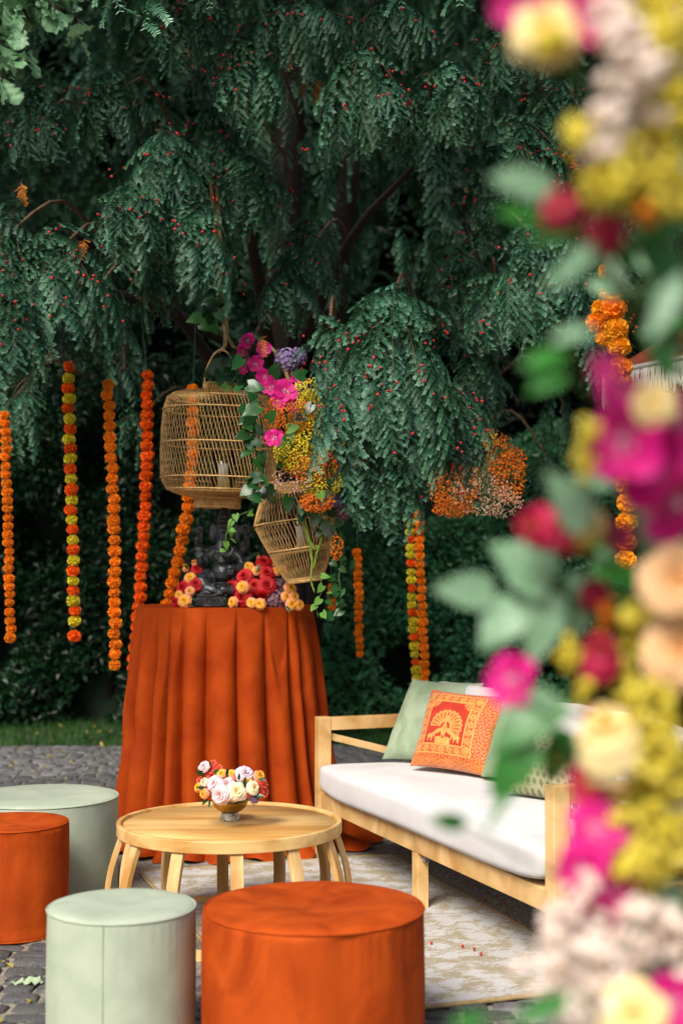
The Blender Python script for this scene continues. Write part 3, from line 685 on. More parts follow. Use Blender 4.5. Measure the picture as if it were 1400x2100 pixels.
pouf(25, 1685, 113, .42, M['rustpouf'], M['seam'], 'small burnt orange pouf at the edge, standing before a wide sage one', 3, 1.2)
pouf(89, 1632, 151, .42, M['sage'], M['seamg'], 'wide pale sage pouf standing behind the small orange one', 4, .5)
# ================================================================== COFFEE TABLE
TH = .43; TC = PZ(471, 1681, TH); TR = 228 * TC.y / F
ct = thing('coffee_table', 'round pale wood coffee table with bowed slat legs', 'table', (TC.x, TC.y, 0))
mb = MB().lathe([(TR * .965, TH - .045), (TR * .997, TH - .045), (TR, TH - .043), (TR, TH - .003), (TR * .997, TH - .0005), (TR * .993, TH), (TR * .966, TH), (TR * .961, TH - .001), (TR * .959, TH - .004), (TR * .958, TH - .013)], (TC.x, TC.y, 0), 200, cap=False)
obj('rim', mb, M['woodtop'], ct, smooth=False)
mb = MB().lathe([(TR * .96, TH - .03), (TR * .962, TH - .012), (TR * .5, TH - .0119), (.01, TH - .0118)], (TC.x, TC.y, 0), 96)
obj('tabletop', mb, M['woodtop'], ct)
def legpt(f): # f 0 top..1 bottom -> (radius, z)
    z = TH - .03 - f * (TH - .035); rr = TR * (.93 + .165 * math.sin(min(1, f * 1.02) * math.pi * .72) - .03 * f)
    return rr, z
for k in range(12):
    a = R_(-90 + 8 + 30 * k); cr_ = Vector((math.cos(a), math.sin(a), 0)); tg = Vector((-math.sin(a), math.cos(a), 0))
    rows = []
    for i in range(13):
        rr, z = legpt(i / 12); r2, z2 = legpt(min(1, i / 12 + .02)); r1, z1 = legpt(max(0, i / 12 - .02))
        nv = Vector((cr_.x * (z1 - z2), cr_.y * (z1 - z2), (r2 - r1))).normalized()
        p = Vector((TC.x, TC.y, z)) + cr_ * rr
        rows.append([p + tg * .0235 * s1 + nv * .011 * s2 for s1, s2 in ((-1, -1), (1, -1), (1, 1), (-1, 1))])
    b = MB().grid(np.array([[list(q) for q in r] for r in rows]), close_v=True); b.f.append((0, 1, 2, 3)); b.f.append((48, 51, 50, 49))
    obj('leg', b, M['wood'], ct, bevel=.003)
rb, _ = legpt(1)
obj('base_ring', MB().lathe([(rb - .03, .006), (rb - .011, .006), (rb - .011, .046), (rb - .03, .046), (rb - .03, .006)], (TC.x, TC.y, 0), 72, cap=False), M['wood'], ct, smooth=False)
# ================================================================== SOFA
a0 = PZ(662, 1762); a1 = PZ(1144, 2030); e = (a1 - a0); SL = e.length; e.normalize(); bk = Vector((-e.y, e.x, 0))
if bk.x < 0: bk = -bk
sofa = thing('sofa', 'pale timber framed outdoor sofa with white cushions', 'sofa', (a0 + a1) / 2 + bk * .36)
SD = .72; AH = .675; PW = .062
def sp(l, d, z): return a0 + e * l + bk * d + Vector((0, 0, z))
for l in (0, SL):
    for d in (0, SD):
        hh = AH if d == 0 else .74
        obj('post', MB().bar(sp(l, d, 0), sp(l, d, hh), PW, PW, up=e), M['teak'], sofa, bevel=.003)
    obj('arm_rail', MB().bar(sp(l, PW / 2, AH - .033), sp(l, SD - PW / 2, AH - .033), PW - .006, .06), M['teak'], sofa, bevel=.003)
    obj('arm_brace', MB().bar(sp(l, PW / 2 - .01, AH - .09), sp(l, SD - PW / 2 + .01, .40), .022, .034), M['teak'], sofa, bevel=.002)
    obj('end_rail', MB().bar(sp(l, PW / 2, .28), sp(l, SD - PW / 2, .28), .04, .07), M['teak'], sofa, bevel=.003)
for d in (0, SD):
    obj('seat_rail', MB().bar(sp(PW / 2, d, .284), sp(SL - PW / 2, d, .284), .045, .078), M['teak'], sofa, bevel=.003)
    obj('middle_leg', MB().bar(sp(SL * .5, d + .004, 0.02), sp(SL * .5, d + .004, .245), .05, .055, up=e), M['teak'], sofa, bevel=.003)
for l, s in ((SL * .5 + .03, 1), (PW * .5 + .004, 1)):
    br = obj('bracket', MB().box(sp(l + .014, .01, .225), (.03, .022, .028), np.array([e, bk, (0, 0, 1)]).T), M['steel'], sofa, bevel=.002)
    for q in (-.007, .007):
        for z in (-.006, .006):
            obj('screw', MB().tube([sp(l + .014 + q, -.0015, .225 + z), sp(l + .014 + q, -.0035, .225 + z)], .003, 8), M['canvas'], br)
obj('back_rail', MB().bar(sp(PW / 2, SD, .71), sp(SL - PW / 2, SD, .71), .04, .06), M['teak'], sofa, bevel=.003)
for k in range(9):
    l = SL * (k + 1) / 10; obj('back_slat', MB().bar(sp(l, SD, .325), sp(l, SD, .685), .035, .02, up=e), M['teak'], sofa, bevel=.002)
for k in range(8):
    l = SL * (k + .7) / 8.4; obj('seat_slat', MB().bar(sp(l, .03, .31), sp(l, SD - .03, .31), .05, .016), M['teak'], sofa)
def cushion(name, o0, ex, ey, ez, lx, ly, lz, m, seed, bul=.02, rad=.035, nx=60, ny=30):
    """soft box: superellipse rounded box on axes ex,ey,ez from corner o0"""
    nzc = smoothnoise(seed); A = []
    half = np.array([lx, ly, lz]) / 2
    # cube sphere-ish: use a lathe-like grid of a rounded box
    us = np.linspace(0, 2 * math.pi, 4 * nx, endpoint=False); vs = np.linspace(-math.pi / 2, math.pi / 2, ny)
    def sgnp(x, p): return np.sign(x) * np.abs(x) ** p
    U, V = np.meshgrid(us, vs); px_ = .12; pz_ = .32
    # plan outline: rounded rectangle via superellipse
    X = sgnp(np.cos(V), pz_) * sgnp(np.cos(U), px_); Y = sgnp(np.cos(V), pz_) * sgnp(np.sin(U), px_); Z = sgnp(np.sin(V), pz_)
    Q = np.stack([X, Y, Z], -1) * half
    infl = bul * np.clip(1 - (Q[..., 0] / half[0]) ** 4, 0, 1) * np.clip(1 - (Q[..., 1] / half[1]) ** 4, 0, 1)
    Q[..., 2] += infl * Z + .007 * nzc(Q, 7) + .0015 * nzc(Q + 4, 30)
    Q[..., 1] += .006 * nzc(Q + 2, 6) * Y; Q[..., 0] += .004 * nzc(Q + 1, 6) * X
    E = np.array([list(ex), list(ey), list(ez)])
    W = Q @ E + np.array(list(o0)) + (np.array([lx, ly, lz]) / 2) @ E
    return MB().grid(W, close_v=True)
up = Vector((0, 0, 1))
cu = obj('seat_cushion', cushion('c', sp(PW * .5 + .008, -.065, .326), e, bk, up, SL - PW - .016, SD - .02, .145, M['canvas'], 5), M['canvas'], sofa)
lean = (up * .96 + bk * .26).normalized(); bn = lean.cross(e); 
if bn.dot(bk) < 0: bn = -bn
for k in range(2):
    l0 = PW * .5 + .015 + k * (SL - PW - .03) / 2
    obj('back_cushion', cushion('b', sp(l0, SD - .30, .46), e, bn, lean, (SL - PW - .03) / 2 - .006, .12, .40, M['canvas'], 8 + k, bul=.01), M['canvas'], sofa)
# ------------------------------------------------------------------ pillows
def pillow(name, label, BL, BR, TL, T, m, seed, N=70, paint=None, ear=.06, back=None):
    """BL,BR,TL corner points in the place; closed cushion T thick"""
    BL, BR, TL = Vector(BL), Vector(BR), Vector(TL); X = BR - BL; Y = TL - BL; C = BL + X / 2 + Y / 2
    nrm = X.cross(Y).normalized(); 
    if nrm.dot(Vector((0, 0, CAMH)) - C) < 0: nrm = -nrm
    nzc = smoothnoise(seed); s = np.linspace(-1, 1, N); a, b = np.meshgrid(s, s, indexing='ij')
    pin = 1 - ear * (1 - a ** 2) ; pin2 = 1 - ear * (1 - b ** 2)
    w_ = 1 - ear * 1.0 * (1 - b * b); h_ = 1 - ear * 1.0 * (1 - a * a)
    prof = np.clip((1 - np.abs(a) ** 2.6) * (1 - np.abs(b) ** 2.6), 0, 1) ** .55
    q = np.stack([a, b, a * 0], -1)
    wr = nzc(q, 4.5) * .05 + nzc(q + 3, 11) * .025
    edge = np.clip(1 - prof, 0, 1)
    th = prof * (1 + wr * .6) * T / 2 + prof * edge * nzc(q + 7, 9) * .012
    Xn, Yn = np.array(X) / 2, np.array(Y) / 2; nn = np.array(nrm)
    mid = (a * w_)[..., None] * Xn + (b * h_)[..., None] * Yn + nn * (.008 * nzc(q + 1, 2.2) * 1)[..., None]
    Fr = mid + th[..., None] * nn; Bk = mid - th[..., None] * nn
    mbp = MB(); mbp.grid(Fr); nf = mbp.n; mbp.grid(Bk[::-1])
    me = mbp.mesh(name, m); me.update()
    if paint is not None:
        ca = me.color_attributes.new('print', 'FLOAT_COLOR', 'POINT')
        col = np.ones((N * N * 2, 4), np.float32); col[:N * N] = paint(a, b).reshape(-1, 4); col[N * N:] = col[:N * N]
        ca.data.foreach_set('color', col.ravel())
    me.transform(Matrix.Translation(C)); 
    z0 = min(v_.co.z for v_ in me.vertices); base = Vector((C.x, C.y, z0)); me.transform(Matrix.Translation(-base))
    o = put(name, me, None, base); return tag(o, label, 'pillow', 'scatter pillows on the sofa')
def paintmat(name, rough=.7, sheen=.2):
    m = bpy.data.materials.new(name); m.use_nodes = True; b = m.node_tree.nodes['Principled BSDF']
    at = m.node_tree.nodes.new('ShaderNodeAttribute'); at.attribute_name = 'print'; m.node_tree.links.new(at.outputs['Color'], b.inputs['Base Color'])
    b.inputs['Roughness'].default_value = rough; b.inputs['Sheen Weight'].default_value = sheen; b.inputs['Specular IOR Level'].default_value = .25
    return m
def peacock(a, b):
    """brocade print: bands of scrolls round a panel with a fanned bird and small beasts"""
    red = np.array(S('#a8280e')); org = np.array(S('#b84e14')); gold = np.array(S('#cc9048'))
    col = np.zeros(a.shape + (4,)); col[:] = red
    k1 = smoothnoise(21); q = np.stack([a, b, a * 0], -1)
    def mixg(mask, c, f=1.0):
        mk = (np.clip(mask, 0, 1) * f)[..., None]; col[:] = col * (1 - mk) + c * mk
    scr = np.abs(np.sin(a * 38 + 2.6 * np.sin(b * 27)) * np.sin(b * 36 + 2.6 * np.sin(a * 29 + 1)))
    x = a + .12; yv = b - .08; inn = (np.abs(x) < .52) & (np.abs(yv) < .56)
    outer = ~((np.abs(x) < .52) & (np.abs(yv) < .56))
    mixg(outer.astype(float), org, .45); mixg(outer * (scr > .5), gold, .75)
    for hw, hh in ((.54, .58), (.74, .78)):
        ln = ((np.abs(np.abs(x) - hw) < .016) & (np.abs(yv) < hh)) | ((np.abs(np.abs(yv) - hh) < .016) & (np.abs(x) < hw))
        mixg(ln.astype(float), gold)
    # rosettes in the band
    for t in np.linspace(-.62, .62, 7):
        for (cx, cy) in ((t, .68), (t, -.68), (.64, t), (-.64, t)):
            r = np.hypot(x - cx, yv - cy); mixg((np.abs(r - .055) < .013) | (r < .02), gold)
    mixg(((b < -.82)).astype(float), org, .8); mixg((b < -.82) * (scr > .35), gold, .75)
    # fan
    cx, cy = .0, -.12; r = np.hypot(x - cx, (yv - cy)); th = np.arctan2(yv - cy, x - cx); ok = inn & (th > -.55) & (th < math.pi + .55)
    n = 15; ph = (th + .55) / (math.pi + 1.1) * n; fr = ph - np.floor(ph) - .5
    wdt = r * (math.pi + 1.1) / n; dd = np.abs(fr) * wdt
    lobe = np.where(r < .40, dd, np.hypot(dd, r - .40)); hw = np.where(r < .40, wdt * .42, .40 * (math.pi + 1.1) / n * .42)
    mixg(ok & (r > .13) & (r < .5) & (np.abs(lobe - hw) < .013), gold)
    mixg(ok & (r > .2) & (r < .45) & (np.hypot(dd, r - .40) < .022), gold); mixg(ok & (r > .15) & (r < .38) & (dd < .006), gold, .8)
    # bird
    body = ((x / .075) ** 2 + ((yv + .2) / .16) ** 2 < 1); neck = (np.abs(x - .02 * np.sin(yv * 9)) < .028) & (yv > -.1) & (yv < .12); head = np.hypot(x - .03, yv - .13) < .045
    wing = ((np.abs(x) - .16) / .13) ** 2 + ((yv + .22 + .5 * (np.abs(x) - .1)) / .06) ** 2 < 1
    legs = (np.abs(np.abs(x) - .035) < .010) & (yv < -.3) & (yv > -.46)
    mixg((body | neck | head | wing | legs) & inn, gold)
    mixg(inn & (yv < -.44 + .05 * np.abs(np.sin(x * 14))) & (np.abs(x) < .2), gold)
    for sx in (-1, 1):
        ex = x - sx * .36; ey = yv + .38
        beast = ((ex / .09) ** 2 + (ey / .055) ** 2 < 1) | (np.hypot(ex + sx * .09, ey - .045) < .045) | ((np.abs(np.abs(ex) - .055) < .02) & (ey < 0) & (ey > -.12)) | ((np.abs(ex + sx * .13) < .012) & (ey > -.06) & (ey < .04))
        mixg(beast & inn, gold)
    corner = inn & (np.hypot(np.abs(x) - .52, yv - .56) < .2) & (scr > .3); mixg(corner, gold, .9)
    nse = 1 + .12 * k1(q, 14)[..., None]; col[..., :3] *= nse; col[..., 3] = 1
    return col
def blockprint(a, b):
    base = np.array(S('#b3ab88')); mot = np.array(S('#6f7358')); col = np.zeros(a.shape + (4,)); col[:] = base
    gx = a * 5.2; row = np.floor(b * 5.5 + 100); gx = gx + .5 * (row % 2); fx = gx - np.floor(gx) - .5; fy = b * 5.5 + 100 - row - .5
    r = np.hypot(fx / .28, fy / .34); m_ = (r < 1) & (np.sin(fx * 60) * np.sin(fy * 55) > -.45); st = (np.abs(fx) < .04) & (fy < -.25)
    col[m_ | st] = mot; col[..., 3] = 1; return col
def tealprint(a, b):
    k = smoothnoise(31); q = np.stack([a, b, a * 0], -1); n1 = k(q, 24); n2 = k(q + 4, 33); col = np.zeros(a.shape + (4,)); col[:] = np.array(S('#1f5f72'))
    col[n1 > .35] = S('#c9b27a'); col[(n2 > .5)] = S('#7a3a4a'); col[(n1 < -.6)] = S('#5aa0a8'); col[..., 3] = 1; return col
zs = .475
pillow('pillow', 'plain sage velvet pillow at the far end of the sofa', P(783, 1556, 6.70), P(930, 1572, 6.42), P(846, 1392, 6.86), .16, M['sagepillow'], 3)
pillow('pillow', 'orange and gold brocade pillow with a fanned peacock', P(842, 1572, 6.36), P(1000, 1594, 6.05), P(886, 1414, 6.50), .14, paintmat('peacock_brocade', .55, .3), 4, N=190, paint=peacock)
pillow('pillow', 'green pillow leaning behind the peacock pillow', P(985, 1592, 6.05), P(1135, 1620, 5.75), P(1035, 1425, 6.22), .15, M['sagepillow'], 6)
pillow('pillow', 'beige block printed pillow lying toward the near arm', P(1030, 1618, 5.62), P(1172, 1650, 5.42), P(1060, 1490, 5.85), .15, paintmat('block_print_cotton', .85, .1), 7, N=130, paint=blockprint)
pillow('pillow', 'dark teal patterned pillow tucked behind the near sofa arm', P(1150, 1668, 5.36), P(1260, 1690, 5.15), P(1185, 1540, 5.55), .13, paintmat('teal_print_cotton', .8, .1), 9, N=90, paint=tealprint)
# ================================================================== BAR TABLE UNDER RUST CLOTH
BY = 7.25; BC = P(462, 1247, BY); BR_ = 178 * BY / F; BH = BC.z
cl = thing('tablecloth', 'burnt orange velvet cloth draped to the ground over a tall round table', 'tablecloth', (BC.x, BC.y, 0))
NT, NV = 540, 70
th = np.linspace(0, 2 * math.pi, NT, endpoint=False); rr_ = np.random.default_rng(12)
NF = 27
wph = np.cumsum(rr_.uniform(.6, 1.5, NF)); wph = np.concatenate([[0], wph]) / wph[-1] * 2 * math.pi          # uneven fold spacing
phs = np.interp(th, wph, np.arange(NF + 1)); kf = np.minimum(phs.astype(int), NF - 1); fr0 = phs - kf
amp = rr_.uniform(.65, 1.35, NF); start = rr_.uniform(.0, .10, NF); shf = rr_.uniform(.36, .64, NF); start[3::5] += .25
A = np.zeros((NV, NT, 3)); nzt = smoothnoise(91)
for i in range(NV):
    t = (i / (NV - 1)) ** 1.15
    x = np.where(fr0 < shf[kf], fr0 / shf[kf] * .5, .5 + (fr0 - shf[kf]) / (1 - shf[kf]) * .5)
    crest = np.sin(math.pi * x) ** .5                                      # rounded crest, sharp valley
    an2 = (amp[kf] * x + amp[(kf + 1) % NF] * (1 - x) + amp[kf]) / 2
    grow = np.clip((t - start[kf] * np.sin(math.pi * x)) / .16, 0, 1) ** .6 * (.30 + .70 * t ** .8)
    tr_ = np.exp(-((th - R_(-12) + math.pi) % (2 * math.pi) - math.pi) ** 2 / .25)
    flare = .062 * t ** .8 + .022 * t ** 4 + tr_ * (.07 * t ** 2.5 + .12 * max(0, t - .9) / .1)
    r = BR_ + flare + .135 * an2 * grow * (crest - .62) + .006 * nzt(np.stack([np.cos(th), np.sin(th), th * 0 + t * 2.5], -1), 5) * min(1, t * 4)
    z = BH * (1 - t)
    if t > .95:
        r = r + (t - .95) / .05 * .05 * (1 + .5 * np.sin(th * 11)); z = BH * .05 * (1 - t) / .05
    zz = np.full(NT, z) + (.012 * (1 + np.sin(th * 23 + 1.5 * np.sin(th * 5))) + .012 * tr_ * (1 + np.sin(th * 40))) * max(0, (t - .93) / .07) * .8 + .012
    dth = .03 * t * nzt(np.stack([np.cos(th), np.sin(th), th * 0 + t], -1), 2)
    A[i, :, 0] = BC.x + r * np.cos(th + dth); A[i, :, 1] = BC.y + r * np.sin(th + dth); A[i, :, 2] = zz
mb = MB().grid(A[::-1], close_v=True)
top = [(BR_ * k, BH + zoff) for k, zoff in ((.0001, .014), (.4, .0142), (.8, .0145), (.96, .014), (.992, .0135), (1.0, .012))]
obj('skirt', mb, M['rust'], cl)
obj('top', MB().lathe(top, (BC.x, BC.y, 0), 120, cap=False), M['rust'], cl)
TOPZ = BH + .0155
# ================================================================== STATUE
def blob(parts, vox, m, name, smooth=4):
    """parts: chains of (x,y,z,r) joined into one skin"""
    b = MB()
    for ch in parts:
        for i, (x, y_, z, r) in enumerate(ch):
            sc_ = r if hasattr(r, '__len__') else (r, r, r)
            b.add(IC2V * np.array(sc_) + np.array((x, y_, z)), IC2F)
            if i:
                x0, y0, z0, r0 = ch[i - 1]; a_ = Vector((x0, y0, z0)); c_ = Vector((x, y_, z))
                if not hasattr(r, '__len__') and not hasattr(r0, '__len__') and (c_ - a_).length > 1e-4:
                    b.tube([a_, c_], [r0, r], 12)
    me = b.mesh('tmp'); o = bpy.data.objects.new('tmp', me); COL.objects.link(o)
    rm = o.modifiers.new('r', 'REMESH'); rm.mode = 'VOXEL'; rm.voxel_size = vox
    sm = o.modifiers.new('s', 'SMOOTH'); sm.iterations = smooth; sm.factor = .5
    dg = bpy.context.evaluated_depsgraph_get(); me2 = bpy.data.meshes.new_from_object(o.evaluated_get(dg)); me2.name = name
    bpy.data.objects.remove(o); me2.materials.clear(); me2.materials.append(m)
    me2.polygons.foreach_set('use_smooth', [True] * len(me2.polygons)); return me2
K = .000575
def z4(x, y, dep=0.0): return ((x - 512) * K, -dep, (945 - y) * K)
def ch(*pts): return [z4(p[0], p[1], p[2]) + ((p[3] * K,) if not hasattr(p[3], '__len__') else (tuple(q * K for q in p[3]),)) for p in pts]
body = [
 ch((520, 655, .05, (98, 92, 92))), ch((520, 560, .02, (88, 66, 84))), ch((522, 720, .0, (125, 90, 66))), ch((525, 478, .005, (105, 58, 44))),
 ch((528, 318, .02, (80, 74, 84))), ch((528, 258, .012, (72, 66, 50))), ch((528, 372, .04, (56, 52, 48))),
 ch((528, 205, .0, 64), (528, 160, .0, 52), (528, 115, 0, 38), (528, 80, 0, 24), (528, 55, 0, 12)), ch((528, 212, 0, (80, 72, 15))), ch((528, 168, 0, (66, 60, 12))), ch((528, 125, 0, (50, 46, 11))),
 ch((522, 350, .065, 42), (512, 405, .088, 37), (504, 455, .098, 31), (520, 496, .1, 27), (558, 510, .098, 24), (598, 494, .094, 20), (612, 462, .092, 16), (602, 446, .092, 13)),
 ch((494, 398, .06, 15), (462, 432, .085, 12)), ch((562, 394, .06, 15), (590, 420, .082, 12)),
 ch((505, 325, .082, (11, 10, 9))), ch((551, 325, .082, (11, 10, 9))),
 ch((436, 300, -.005, (52, 15, 78))), ch((424, 345, 0, (36, 13, 56))), ch((620, 300, -.005, (52, 15, 78))), ch((632, 345, 0, (36, 13, 56))),
 ch((442, 480, 0, 58), (392, 530, .02, 50), (338, 595, .045, 42), (330, 565, .075, 35), (322, 525, .09, 30)), ch((322, 505, .095, (34, 16, 36))),
 *[ch((302 + 14 * k, 490, .096, 9), (298 + 15 * k, 452 - 7 * (k in (1, 2)), .1, 8)) for k in range(4)], ch((350, 512, .1, 9), (364, 488, .105, 8)),
 ch((440, 466, -.02, 50), (380, 476, -.03, 40), (312, 445, -.02, 33), (298, 400, -.01, 28), (294, 366, 0, 30)), ch((328, 385, 0, 12), (327, 330, 0, 12), (326, 275, 0, 34)), ch((318, 290, 0, (48, 18, 40))),
 ch((608, 466, -.02, 50), (668, 476, -.03, 40), (708, 432, -.02, 33), (714, 385, -.01, 28), (714, 352, 0, 30)), ch((712, 330, 0, 12), (700, 300, 0, 18)),
 *[ch((700 + 40 * math.cos(t), 282 + 40 * math.sin(t), 0, 12), (700 + 40 * math.cos(t + .5), 282 + 40 * math.sin(t + .5), 0, 12)) for t in np.arange(0, 6.28, .5)], ch((700, 282, 0, 24)),
 ch((606, 478, 0, 56), (662, 540, .02, 47), (690, 606, .045, 42), (645, 632, .085, 34), (602, 630, .108, 28)), ch((592, 614, .115, (46, 38, 26))),
 *[ch((572 + 15 * k, 640, .13, 9), (568 + 15 * k, 672, .125, 8)) for k in range(4)],
 ch((450, 725, .01, 90), (362, 712, .03, 100), (342, 745, .065, 88), (390, 792, .1, 58), (452, 802, .115, 46)), ch((398, 818, .125, (58, 48, 26))), *[ch((352 + 19 * k, 826, .165, 11)) for k in range(5)],
 ch((590, 725, .01, 90), (685, 735, .03, 92), (680, 772, .065, 76), (606, 802, .1, 54), (532, 796, .115, 42)), ch((508, 820, .13, (48, 48, 25))), *[ch((478 + 16 * k, 830, .17, 10)) for k in range(4)],
 ch((522, 790, 0, (215, 120, 42))),
 *[ch((440 + 8 * k, 500 + 62 * math.sin(k / 20 * math.pi), .062 + .03 * math.sin(k / 20 * math.pi), 9)) for k in range(21)],
 *[ch((405 + 12 * k, 752 - 10 * math.sin(k / 19 * math.pi), .09 + .06 * math.sin(k / 19 * math.pi), 9)) for k in range(20)],
 *[ch((386 + 4 * q, 518 + 26 * math.sin(q), .055, 9)) for q in np.arange(-2, 2, .35)],
]
sc0 = P(462, 1246, 7.06); sc0 = Vector((P(457, 1246, 7.06).x, 7.06, TOPZ))
st = thing('statue', 'dark stone statue of a seated elephant headed deity on the draped table', 'statue', sc0)
put('figure', blob(body, .004, M['stone'], 'figure', 2), st)
ped = MB(); ped.box((sc0.x - .055, 7.06 - .05, TOPZ + .031), (.172, .17, .062))
pd = obj('pedestal', ped, M['stone'], st, bevel=.004)
rel_ = MB()
for zc in (.007, .056): rel_.box((sc0.x - .055, 7.06 - .1365, TOPZ + zc), (.17, .006, .007))
for xc in (-.125, -.09, .02): rel_.box((sc0.x + xc, 7.06 - .1365, TOPZ + .031), (.006, .006, .042))
for xc in (-.055, -.02):
    pts = [(sc0.x + xc - .002 + .011 * math.cos(t), 7.06 - .137, TOPZ + .031 + .011 * math.sin(t)) for t in np.linspace(0, 6.28, 14)]; rel_.tube(pts, .0035, 5)
pts = [(sc0.x - .108 + (.003 + .0012 * t) * math.cos(t), 7.06 - .137, TOPZ + .031 + (.003 + .0012 * t) * math.sin(t)) for t in np.linspace(0, 9, 22)]; rel_.tube(pts, .003, 5)
obj('relief', rel_, M['stone'], pd)
# ================================================================== FLOWERS
def bloom(seed, layers=7, n0=2, dn=.9, pmax=88, zs=.72, ruffle=.03, nu=6, nv=5):
    """unit-radius rose / peony: petals overlapping like scales over a dome, axis +Z; attribute t = 0 heart .. 1 outer petal tips"""
    r = random.Random(seed); b = MB(); b.add(ICV * np.array((.5, .5, .5 * zs)), ICF, np.full(len(ICV), .1))
    for i in range(layers):
        f = i / max(1, layers - 1); c = int(n0 + dn * i); off = r.uniform(0, 6.28); pt = R_(9 + (pmax - 9) * f ** .85)
        for k in range(c):
            a0_ = off + 6.2832 * k / c + r.gauss(0, .1); ha = 3.1416 / c * 1.28 * r.uniform(.92, 1.08); A = []; T = []
            Rk = r.uniform(.93, 1.05); lift = r.gauss(0, .03)
            for vi in range(nv):
                v_ = vi / (nv - 1); row = []
                for ui in range(nu):
                    u_ = ui / (nu - 1) * 2 - 1; an = a0_ + u_ * ha * (.75 + .25 * v_)
                    rr = (.45 + .55 * v_ ** .8) * (Rk + .05 * u_) - .10 * u_ * u_ * v_ ** 2 + ruffle * r.gauss(0, .6) * v_
                    po = pt * (.55 + .45 * v_) + (.16 * v_ ** 3) * (.4 + f) + lift
                    row.append((rr * math.sin(po) * math.cos(an), rr * math.sin(po) * math.sin(an), rr * math.cos(po) * zs + (1 - f) * .06)); T.append(.38 * f + .62 * v_)
                A.append(row)
            b.grid(np.array(A), t=T)
    return b
def carn(seed, n=46, squash=.75):
    """ruffled pompon head, unit radius, axis Z"""
    r = random.Random(seed); b = MB(); b.add(ICV * np.array((.8, .8, .8 * squash)), ICF, np.full(len(ICV), .05))
    for k in range(n):
        z = 1 - 2 * (k + .5) / n; ph = k * 2.39996; s = math.sqrt(1 - z * z); d = Vector((s * math.cos(ph), s * math.sin(ph), z))
        t1 = d.cross(Vector((0, 0, 1)) if abs(z) < .9 else Vector((1, 0, 0))).normalized(); t2 = d.cross(t1)
        q = r.uniform(0, 6.28); a_ = t1 * math.cos(q) + t2 * math.sin(q); w_ = r.uniform(.2, .3); n2 = t1 * -math.sin(q) + t2 * math.cos(q)
        p0 = d * .62; L = r.uniform(.92, 1.1); pts = [p0 - a_ * .1, p0 + a_ * .1]; pts += [d * L + a_ * w_ * x + n2 * r.gauss(0, .09) for x in (1, .33, -.33, -1)]
        b.add([(p.x, p.y, p.z * squash) for p in pts], [(0, 1, 2, 3), (0, 3, 4), (0, 4, 5)], [.2, .2, 1, .8, .8, 1])
    return b
def hydrangea(seed, n=60, dome=.75):
    r = random.Random(seed); b = MB()
    for k in range(n):
        z = 1 - 1.35 * (k + .5) / n; ph = k * 2.39996; s = math.sqrt(max(0, 1 - z * z)); d = Vector((s * math.cos(ph), s * math.sin(ph), z)).normalized()
        t1 = d.cross(Vector((.3, .2, 1))).normalized(); t2 = d.cross(t1); c = d * r.uniform(.85, 1.05); w_ = r.uniform(.13, .19); q0 = r.uniform(0, 6.28)
        tt = r.uniform(.3, 1)
        for m_ in range(4):
            q = q0 + m_ * 1.571; a_ = t1 * math.cos(q) + t2 * math.sin(q); s_ = t1 * -math.sin(q) + t2 * math.cos(q)
            pts = [c - d * .03, c + a_ * w_ * .6 + s_ * w_ * .5 + d * .03, c + a_ * w_ * 1.1 + d * .01, c + a_ * w_ * .6 - s_ * w_ * .5 + d * .03]
            b.add([(p.x, p.y, p.z * dome) for p in pts], [(0, 1, 2, 3)], [.0, tt, tt, tt])
    b.add(ICV * np.array((.85, .85, .6)), ICF, np.full(len(ICV), .02)); return b
def orchid(seed, n=5):
    r = random.Random(seed); b = MB()
    for k in range(n):
        a_ = 6.2832 * k / n + r.gauss(0, .1); A = []; T = []; L = r.uniform(.85, 1.1); curl = r.uniform(.0, .35)
        for vi in range(6):
            v_ = vi / 5; w_ = .52 * math.sin(math.pi * (.08 + .80 * v_)) ** .8; row = []
            for ui in range(5):
                u_ = ui / 2 - 1; x = L * v_; yv = w_ * u_; z = .35 * v_ ** .7 - curl * v_ ** 3 + .12 * u_ * u_ + r.gauss(0, .03)
                row.append((x * math.cos(a_) - yv * math.sin(a_), x * math.sin(a_) + yv * math.cos(a_), z)); T.append(v_)
            A.append(row)
        b.grid(np.array(A), t=T)
    b.tube([(0, 0, 0), (0, 0, .25), (.05, 0, .42)], [.07, .06, .05], 6); return b
def heart_leaf(seed, asp=.85, cord=.12):
    r = random.Random(seed); b = MB(); A = []
    for i in range(7):
        v_ = i / 6; w_ = asp * .5 * (math.sin(math.pi * (.14 + .86 * v_) ** .75)) if v_ < 1 else 0; row = []
        for s in (-1, -.5, 0, .5, 1):
            row.append((w_ * s, v_ - cord * abs(s) * (1 - v_) * 1.6, .10 * abs(s) * w_ - .16 * v_ ** 2 + r.gauss(0, .012)))
        A.append(row)
    return b.grid(np.array(A))
def lance_leaf(seed, asp=.38):
    r = random.Random(seed); A = []
    for i in range(8):
        v_ = i / 7; w_ = asp * .5 * math.sin(math.pi * v_ ** .85) ** .8 if 0 < v_ < 1 else .004
        A.append([(w_ * s, v_, .18 * abs(s) * w_ - .14 * v_ ** 2 + r.gauss(0, .004)) for s in (-1, -.5, 0, .5, 1)])
    return MB().grid(np.array(A))
ME = {}
